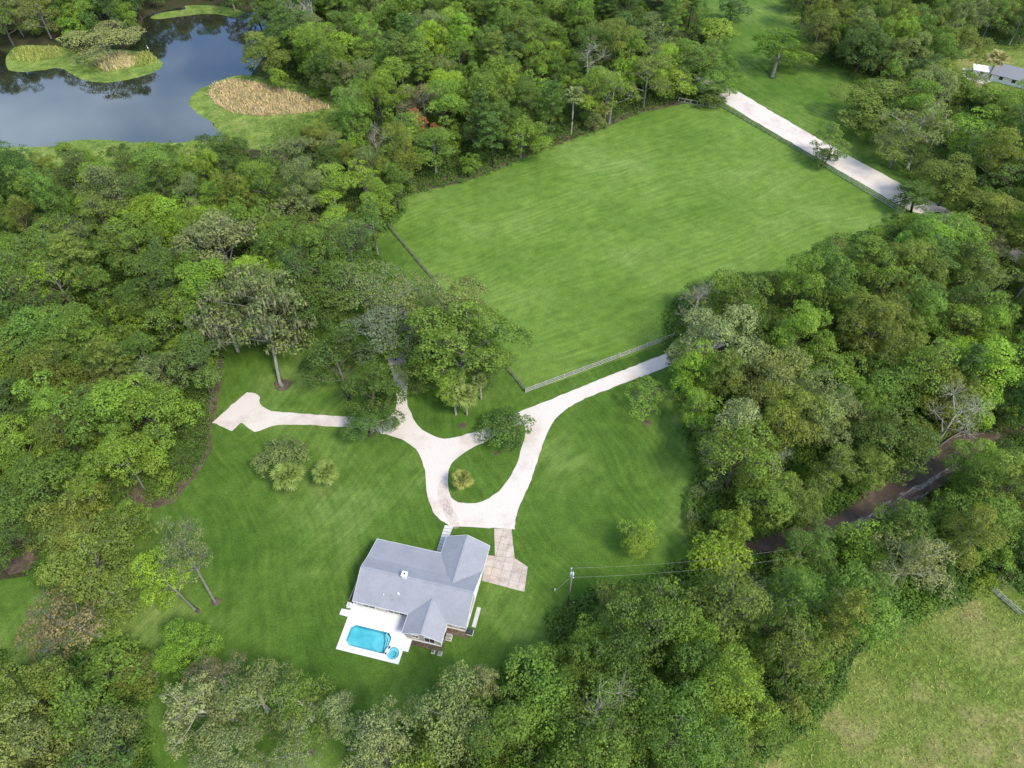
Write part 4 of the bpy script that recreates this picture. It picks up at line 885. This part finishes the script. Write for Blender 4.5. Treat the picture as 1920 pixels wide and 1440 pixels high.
S('mossy', 190, 65, 120, 12, 'pale', 'pale layered cypress on the marsh bank in the pond', 'pale', 0)
S('small', 138, 45, 40, 13, 'bright', 'small bright tree behind the marsh bank in the pond', 'def', 2)

# leaf colour of each wood: weights
TW = {'left': [('fresh', 5), ('mid', 6), ('bright', 2.0), ('dark', 3), ('grey', 1.6), ('olive', 2), ('blue', 2)],
      'right': [('olive', 4.5), ('mid', 4), ('fresh', 3.5), ('dark', 2), ('grey', 1.3), ('bright', 1), ('pale', .5)],
      'lower': [('mid', 5), ('olive', 2.6), ('dark', 3), ('fresh', 3.4), ('grey', 1.2), ('bright', .7), ('pale', .6)],
      'corner': [('fresh', 4), ('mid', 4), ('olive', 2), ('grey', 1.2), ('dark', 1)],
      'upper': [('mid', 4), ('dark', 3.5), ('olive', 3), ('fresh', 2), ('blue', 2), ('grey', 1)],
      'pond': [('mid', 4), ('fresh', 3), ('grey', 2.5), ('blue', 2), ('dark', 1.5)]}
def pick(tw):
    tot = sum(w for _, w in tw); r = rnd.uniform(0, tot)
    for k, w in tw:
        r -= w
        if r <= 0: return k
    return tw[0][0]
def free(x, y, R, k):
    for a, b, r in PL:
        if abs(a - x) < (R + r) * k and (a - x) ** 2 + (b - y) ** 2 < ((R + r) * k) ** 2: return False
    return True
rnd.seed(4242)
CNT = dict.fromkeys(NAMES, 0)
def grow(tries, hr, sr, kinds, gap):
    for _ in range(tries):
        # even in the picture outline's ground area
        px = rnd.uniform(-120, 2040); py = rnd.uniform(-110, 1560); h0 = rnd.uniform(*hr)
        c = G(px, py, h0 * .65); d = c.y * math.cos(PITCH) + (H - h0 * .65) * math.sin(PITCH)
        if rnd.random() > (d / 330) ** 2.2 * 1.4 + .10: continue
        w = whichwood(px, py)
        if w is None: continue
        kd = pick(kinds.get(w, kinds['*'])); p_i = rnd.randrange(len(PROTO[kd])); p = PROTO[kd][p_i]; s = rnd.uniform(*sr); R = p['R'] * s; h = h0 if kd != 'small' else p['h'] * s * rnd.uniform(.9, 1.25); zs = h / (p['h'] * s)
        if zs < .6 or zs > 1.6: continue
        c = G(px, py, h * .65)
        if not free(c.x, c.y, R, gap): continue
        if not fits(c.x, c.y, h, R): continue
        tint = pick(TW[w])
        if kd == 'pine': tint = rnd.choice(('olive', 'mid', 'dark'))
        if kd in ('thin', 'mossy') and rnd.random() < .5: tint = rnd.choice(('grey', 'olive', 'mid'))
        if kd == 'bare': tint = 'pale'
        if CNT[kd] >= 285: continue
        CNT[kd] += 1
        place(kd, c.x, c.y, s, tint, None, zs, 'white' if kd == 'bare' else rnd.choice(('def', 'def', 'pale')), None, p_i); PL.append((c.x, c.y, R)); cover(c.x, c.y, h, R)
KD = {'*': [('oak', 6), ('gum', 3), ('mossy', 1.6), ('pine', 1.0), ('thin', .7), ('small', 1.2), ('bare', .12)],
      'left': [('oak', 5.5), ('gum', 3.6), ('mossy', 1.3), ('pine', 1.5), ('thin', .8), ('small', 1.2), ('bare', .1)],
      'pond': [('gum', 4), ('oak', 3), ('mossy', 1.5), ('small', 2)]}
grow(6500, (14, 22), (.78, 1.3), KD, .52)
grow(5500, (9, 15), (.6, .92), {'*': [('oak', 3), ('gum', 2), ('small', 4), ('mossy', .5)]}, .50)
# fill what is still open with small trees and shrubs
idx = np.argwhere(MASK & ~COV); order = list(range(len(idx))); rnd.shuffle(order); rest = []
for k in order:
    i, j = idx[k]
    if COV[i, j]: continue
    px = GX + (j + .5) * GC; py = GY + (i + .5) * GC
    if py < -60 or py > 1480 or px < -60 or px > 1980: continue
    w = whichwood(px, py) or 'left'; done = False
    for kd, h, s in (('small', 8.5, .85), ('small', 6.5, .65), ('bush', 3.6, 1.15), ('bush', 2.6, .8), ('bush', 1.8, .55)):
        p = PROTO[kd]; p_i = rnd.randrange(len(p)); R = p[p_i]['R'] * s; c = G(px, py, h * .62)
        if kd != 'bush' and not free(c.x, c.y, R, .42): continue
        if fits(c.x, c.y, h, R, .7, base=False):
            tint = pick(TW[w]); tint = {'pale': 'grey', 'bright': 'fresh'}.get(tint, tint)
            if CNT[kd] >= 290: break
            CNT[kd] += 1; place(kd, c.x, c.y, s, tint, None, h / (p[p_i]['h'] * s), 'def', None, p_i); PL.append((c.x, c.y, R)); cover(c.x, c.y, h, R, .9); done = True; break
    if not done: rest.append((px, py))
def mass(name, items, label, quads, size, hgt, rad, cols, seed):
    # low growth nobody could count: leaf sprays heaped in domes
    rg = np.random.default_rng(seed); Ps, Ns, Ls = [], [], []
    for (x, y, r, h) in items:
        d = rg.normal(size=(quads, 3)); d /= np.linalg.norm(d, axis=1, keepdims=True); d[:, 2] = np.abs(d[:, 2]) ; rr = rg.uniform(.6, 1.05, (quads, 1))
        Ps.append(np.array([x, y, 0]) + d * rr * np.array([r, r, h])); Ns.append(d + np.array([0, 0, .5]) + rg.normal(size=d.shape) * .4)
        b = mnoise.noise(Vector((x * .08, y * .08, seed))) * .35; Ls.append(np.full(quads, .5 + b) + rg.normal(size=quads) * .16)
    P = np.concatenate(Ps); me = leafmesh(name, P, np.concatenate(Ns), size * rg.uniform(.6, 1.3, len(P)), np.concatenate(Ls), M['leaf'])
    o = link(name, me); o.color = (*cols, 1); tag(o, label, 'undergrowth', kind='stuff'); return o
it = []
for (px, py) in rest:
    if px < 500 and py < 300: continue
    c = G(px, py, 1); r = rnd.uniform(1.0, 1.9); it.append((c.x, c.y, r, r * rnd.uniform(.9, 1.5)))
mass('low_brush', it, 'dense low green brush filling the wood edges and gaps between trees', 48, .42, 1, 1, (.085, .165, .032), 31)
it = []; FLOOR_FREE = [[(1330, 1040), (1500, 985), (1600, 940), (1790, 812), (1885, 812), (1860, 860), (1700, 960), (1580, 1015), (1430, 1050)], [(225, 860), (330, 850), (390, 700), (415, 640), (412, 700), (389, 842), (318, 940), (225, 948)], [(-60, 960), (75, 985), (70, 1080), (0, 1115), (-60, 1120)], [(0, -60), (0, 300), (420, 262), (640, 240), (700, 200), (470, 150), (450, 0)]]
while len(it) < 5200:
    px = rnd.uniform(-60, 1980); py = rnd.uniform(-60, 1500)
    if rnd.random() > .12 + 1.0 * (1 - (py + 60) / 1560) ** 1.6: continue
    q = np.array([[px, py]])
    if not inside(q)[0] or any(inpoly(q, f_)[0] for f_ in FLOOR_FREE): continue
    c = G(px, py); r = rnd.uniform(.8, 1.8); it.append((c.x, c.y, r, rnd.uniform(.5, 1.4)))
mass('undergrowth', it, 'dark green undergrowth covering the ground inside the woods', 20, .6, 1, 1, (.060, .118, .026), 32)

# ---------------------------------------------------------------- palms
def frond_mesh(seed, L_=1.25, fan=1.15):
    rnd.seed(seed); mb = MB(); mb.add([(0, -.03, 0), (0, .03, 0), (L_, .02, .10), (L_, -.02, .10)], [(0, 1, 2, 3)])
    n = 15
    for i in range(n):
        a = math.radians(-125 + 250 * i / (n - 1)); r = fan * (1 - .25 * abs(a) / 2.2) * rnd.uniform(.9, 1.08); w = .26
        c = Vector((L_, 0, .10)); d = Vector((math.cos(a), math.sin(a), 0)); s_ = Vector((-d.y, d.x, 0)); droop = -.32 * r + (.12 if i % 2 else .0)
        mb.add([c, c + d * r * .55 + s_ * w * .5 + Vector((0, 0, -.02)), c + d * r + Vector((0, 0, droop)), c + d * r * .55 - s_ * w * .5 + Vector((0, 0, .05))], [(0, 1, 2, 3)])
    me = mb.mesh('frond', M['leaf']); at = me.attributes.new('lv', 'FLOAT', 'FACE'); at.data.foreach_set('value', [min(1, max(0, rnd.gauss(.55, .12))) for _ in me.polygons]); return me
FR = [frond_mesh(900 + i) for i in range(3)]
def palm(px, py, wpx, h, label, col=(.17, .245, .075), n=26, tilt=0):
    c = G(px, py, h); d = c.y * math.cos(PITCH) + (H - h) * math.sin(PITCH); R = wpx / 2 * d / F; k = R / 2.25
    e = empty('palm_tree', (c.x, c.y, 0), rnd.uniform(0, 6), label, 'palm tree', 'fan palms'); rnd.seed(int(px))
    t_ = MB(); nseg = 9; t_.tube([(math.sin(i * .5) * .05, 0, h * i / nseg) for i in range(nseg + 1)], [.24 if i % 2 else .2 for i in range(nseg + 1)], 8).build('trunk', M['bark'], e, False).color = (.34, .30, .24, 1)
    for i in range(n):
        f = link('frond', FR[i % 3], e, (0, 0, h)); t01 = i / n; el = math.radians(72 - 105 * t01 + rnd.uniform(-8, 8)); az = i * 2.4 + rnd.uniform(-.2, .2); s_ = k * (.78 + .22 * math.sin(t01 * 3)) * rnd.uniform(.9, 1.08)
        f.rotation_euler = Matrix.Rotation(az, 3, 'Z').to_4x4().to_euler() if False else (Matrix.Rotation(az, 3, 'Z') @ Matrix.Rotation(-el, 3, 'Y') @ Matrix.Rotation(rnd.uniform(-.3, .3), 3, 'X')).to_euler()
        f.scale = (s_, s_, s_); j = rnd.uniform(.8, 1.2); f.color = (col[0] * j, col[1] * j, col[2] * j, 1)
    return e
palm(540, 893, 66, 5, 'fan palm in front of the grey bushy tree on the left lawn')
palm(611, 886, 56, 4.5, 'rounded fan palm standing alone on the left lawn')
palm(866, 900, 46, 3.2, 'yellowish fan palm on the drive island', (.225, .255, .085), 22)
palm(873, 742, 56, 6.5, 'fan palm with pale trunk beside the slender tree at the drive fork', (.18, .24, .085))
palm(1076, 180, 46, 13, 'fan palm head over the wood edge above the pasture', (.17, .23, .11))
palm(1136, 205, 30, 5, 'small yellowish fan palm at the pasture edge', (.28, .30, .12), 24)
palm(1870, 112, 44, 10, 'tan palm in front of the far house', (.30, .29, .17), 24)
palm(900, 715, 34, 6, 'small fan palm right of the pale trunked palm', (.15, .2, .08), 22)

# ---------------------------------------------------------------- reeds, tufts, brush
def tufts(name, polys, n, hgt, col, label, seed, wd=.10, exclude=None, lean=.25):
    rg = np.random.default_rng(seed); pts = []
    for poly in polys:
        Pw = np.array(pxpoly(poly)); lo, hi = Pw.min(0), Pw.max(0); c = rg.uniform(lo, hi, (n * 3, 2)); c = c[inpoly(c, [tuple(p) for p in Pw])][:n]
        pts.append(c)
    P = np.concatenate(pts); n = len(P); h = rg.uniform(hgt[0], hgt[1], n); a = rg.uniform(0, 6.28, n); l = rg.normal(size=(n, 2)) * lean
    b = np.stack([np.cos(a), np.sin(a), 0 * a], 1) * wd; base = np.concatenate([P, np.full((n, 1), .1)], 1); tip = base + np.stack([l[:, 0] * h, l[:, 1] * h, h], 1)
    V = np.stack([base - b, base + b, tip + b * .7, tip - b * .7], 1).reshape(-1, 3)
    me = bpy.data.meshes.new(name); me.vertices.add(4 * n); me.vertices.foreach_set('co', V.astype(np.float32).ravel()); me.loops.add(4 * n); me.loops.foreach_set('vertex_index', np.arange(4 * n, dtype=np.int32)); me.polygons.add(n)
    me.polygons.foreach_set('loop_start', np.arange(0, 4 * n, 4, dtype=np.int32)); me.update(calc_edges=True)
    at = me.attributes.new('lv', 'FLOAT', 'FACE'); at.data.foreach_set('value', np.clip(rg.normal(.5, .22, n), 0, 1).astype(np.float32)); me.materials.append(M['moss']); me.validate()
    o = link(name, me); o.color = (*col, 1); tag(o, label, 'reeds' if 'reed' in name else 'grass', kind='stuff'); return o
tufts('reeds', [[(392, 178), (400, 160), (440, 150), (470, 155), (520, 166), (560, 178), (600, 190), (620, 205), (560, 216), (490, 220), (440, 214), (405, 198)]], 8500, (.4, 1.1), (.44, .355, .265), 'tan dry reed bed on the marsh bank by the pond', 5, .09, lean=.45)
tufts('reeds', [[(178, 122), (200, 105), (240, 102), (258, 112), (250, 128), (200, 136)]], 1600, (.8, 1.8), (.44, .40, .26), 'pale tan reed clump on the marsh bank in the pond', 6)
tufts('reeds', [[(15, 112), (40, 92), (110, 90), (118, 108), (60, 118)], [(240, 108), (280, 100), (295, 115), (262, 128)]], 1300, (.6, 1.4), (.26, .30, .10), 'green grey reeds along the marsh bank in the pond', 7)
tufts('meadow_tufts', [[(1400, 1440), (1500, 1365), (1590, 1270), (1640, 1200), (1760, 1140), (1840, 1110), (1930, 1130), (1930, 1450)]], 9000, (.1, .35), (.24, .27, .09), 'tufts of long dry grass over the meadow', 8, .05, lean=.6)
tufts('understory_weeds', [[(0, 1000), (300, 940), (390, 830), (300, 800), (0, 900)]], 2500, (.2, .7), (.12, .17, .04), 'weeds on the brown leaf litter under the trees', 9, .1, lean=.6)
# white wading bird at the tip of the marsh bank
c = G(279, 95); eg = MB(); eg.tube([(-.28, 0, .52), (-.15, 0, .58), (.05, 0, .64), (.18, 0, .70)], [.03, .10, .12, .06], 8); eg.tube([(.16, 0, .70), (.26, 0, .82), (.2, 0, .95), (.27, 0, 1.05), (.33, 0, 1.06)], [.05, .035, .03, .045, .03], 7)
bird = empty('wading_bird', (c.x, c.y, .1), 2.2, 'white wading bird standing on the marsh bank tip', 'bird')
eg.build('body', M['white'], bird, True).scale = (1.5, 1.5, 1.5)
b_ = MB().tube([(.33, 0, 1.06), (.48, 0, 1.03)], [.018, .004], 5).build('beak', mat('beak_yellow', (.6, .4, .05)), bird); b_.scale = (1.5,) * 3
for y in (-.04, .04): MB().tube([(0, y, 0), (0, y, .55)], [.012, .012], 4).build('leg', M['dark'], bird).scale = (1.5,) * 3

# ---------------------------------------------------------------- labels for every tree
LM = [((60, 240), 'left end of the pond'), ((330, 262), 'the near pond shore'), ((150, 330), 'the pond, left wood'), ((40, 380), 'the upper left frame edge'), ((250, 430), 'the heart of the left wood'), ((60, 520), 'the middle left frame edge'), ((270, 560), 'the left wood clearing end'), ((540, 300), 'the reed bank, near side'), ((620, 400), 'the top left pasture corner'), ((540, 480), 'the leaning mossy oak'),
      ((60, 700), 'the lower left frame edge'), ((200, 680), 'the middle of the left wood'), ((350, 740), 'the dark fence on the left wood edge'), ((150, 850), 'the lower left wood'), ((300, 890), 'the brown litter edge on the lawn'), ((80, 980), 'the brown litter gap'), ((190, 1050), 'the lawn corner at left'),
      ((60, 1330), 'the lower left corner'), ((200, 1380), 'the bottom edge at left'), ((60, 40), 'the top left corner'), ((200, 30), 'the far pond bank'), ((350, 5), 'the far end of the pond'), ((500, 110), 'the reed bank, far side'), ((620, 30), 'the top edge above the reeds'), ((720, 120), 'the orange tree, uphill side'), ((700, 300), 'the orange tree, near side'), ((800, 300), 'the upper left pasture edge'),
      ((850, 60), 'the top edge left of centre'), ((920, 200), 'the pasture edge, left third'), ((1040, 60), 'the top edge at centre'), ((1060, 200), 'the pasture edge, middle'), ((1200, 40), 'the top edge right of centre'), ((1220, 150), 'the pasture edge, right third'), ((1320, 90), 'the start of the white road'),
      ((1540, 40), 'the top clearing'), ((1680, 40), 'the top edge at right'), ((1850, 30), 'the top right corner'), ((1580, 120), 'the white road, upper grass'), ((1740, 140), 'the far shed'), ((1880, 210), 'the far house'), ((1780, 310), 'the lower end of the white road'), ((1890, 310), 'the right frame edge, upper third'),
      ((1600, 480), 'the right pasture corner'), ((1760, 450), 'the white road bend'), ((1890, 450), 'the right frame edge, road bend'), ((1400, 560), 'the pasture bottom edge'), ((1300, 640), 'the gravel drive entry'), ((1540, 600), 'the top middle of the right wood'), ((1700, 620), 'the right wood below the road'), ((1880, 640), 'the right frame edge, mid height'),
      ((1360, 720), 'the drive entry, wood side'), ((1500, 740), 'the middle of the right wood'), ((1660, 760), 'the bleached fan tree'), ((1860, 780), 'the brown track top end'), ((1340, 880), 'the right lawn edge'), ((1480, 900), 'the lower right wood'), ((1620, 880), 'the brown track, upper side'), ((1380, 980), 'the brown track lower end'),
      ((1880, 900), 'the right frame edge by the track'), ((1700, 1010), 'the brown track, lower side'), ((1880, 1040), 'the right frame edge above the meadow'), ((1540, 1060), 'the wood under the track'), ((1420, 1100), 'the track end tree'), ((1240, 1120), 'the utility pole'), ((1120, 1180), 'the lower lawn edge'), ((1340, 1200), 'the middle of the lower wood'), ((1500, 1200), 'the lower wood near the meadow'), ((1660, 1150), 'the meadow top edge'), ((1540, 1300), 'the meadow left edge'), ((1380, 1340), 'the lower wood, bottom right'), ((1200, 1280), 'the twisting white trunk'), ((980, 1250), 'the lawn below the house'), ((950, 1400), 'the bottom edge at centre'), ((1150, 1420), 'the bottom edge right of centre'), ((1350, 1430), 'the bottom edge by the meadow'), ((780, 1420), 'the bottom edge left of centre')]
ORD = ['first', 'second', 'third', 'fourth', 'fifth', 'sixth', 'seventh', 'eighth', 'ninth', 'tenth', 'eleventh', 'twelfth', 'thirteenth', 'fourteenth', 'fifteenth', 'sixteenth', 'seventeenth', 'eighteenth', 'nineteenth', 'twentieth']
GRP = {'left': 'trees of the woods left of and above the pasture', 'right': 'trees of the wood right of the pasture', 'lower': 'trees of the lower wood', 'corner': 'trees at the lower left corner', 'upper': 'trees at the upper right', 'pond': 'trees behind the pond', None: 'single trees on the lawns'}
from collections import defaultdict
BK = defaultdict(list)
for r in REG:
    cat = 'shrub' if r['kind'] == 'bush' else 'tree'; px, py = r['px']; w = whichwood(px, py)
    if r['label']: tag(r['o'], r['label'], cat); continue
    tag(r['o'], None, cat, GRP[w].replace('trees', 'shrubs') if cat == 'shrub' else GRP[w])
    lm = min(LM, key=lambda q: (q[0][0] - px) ** 2 + (q[0][1] - py) ** 2)[1]
    BK['%s %s near %s' % (TINT[r['tint']][1], NAMES[r['kind']][1], lm)].append(r)
for k, v in BK.items():
    k = ' '.join(k.split()[:11]) if len(k.split()) > 12 else k; v.sort(key=lambda r: r['px'][0])
    for i, r in enumerate(v):
        if len(v) == 1: r['o']['label'] = k
        elif len(v) == 2: r['o']['label'] = ('left of two: ' if i == 0 else 'right of two: ') + k
        else: r['o']['label'] = '%s from left: %s' % (ORD[min(i, 19)], k)
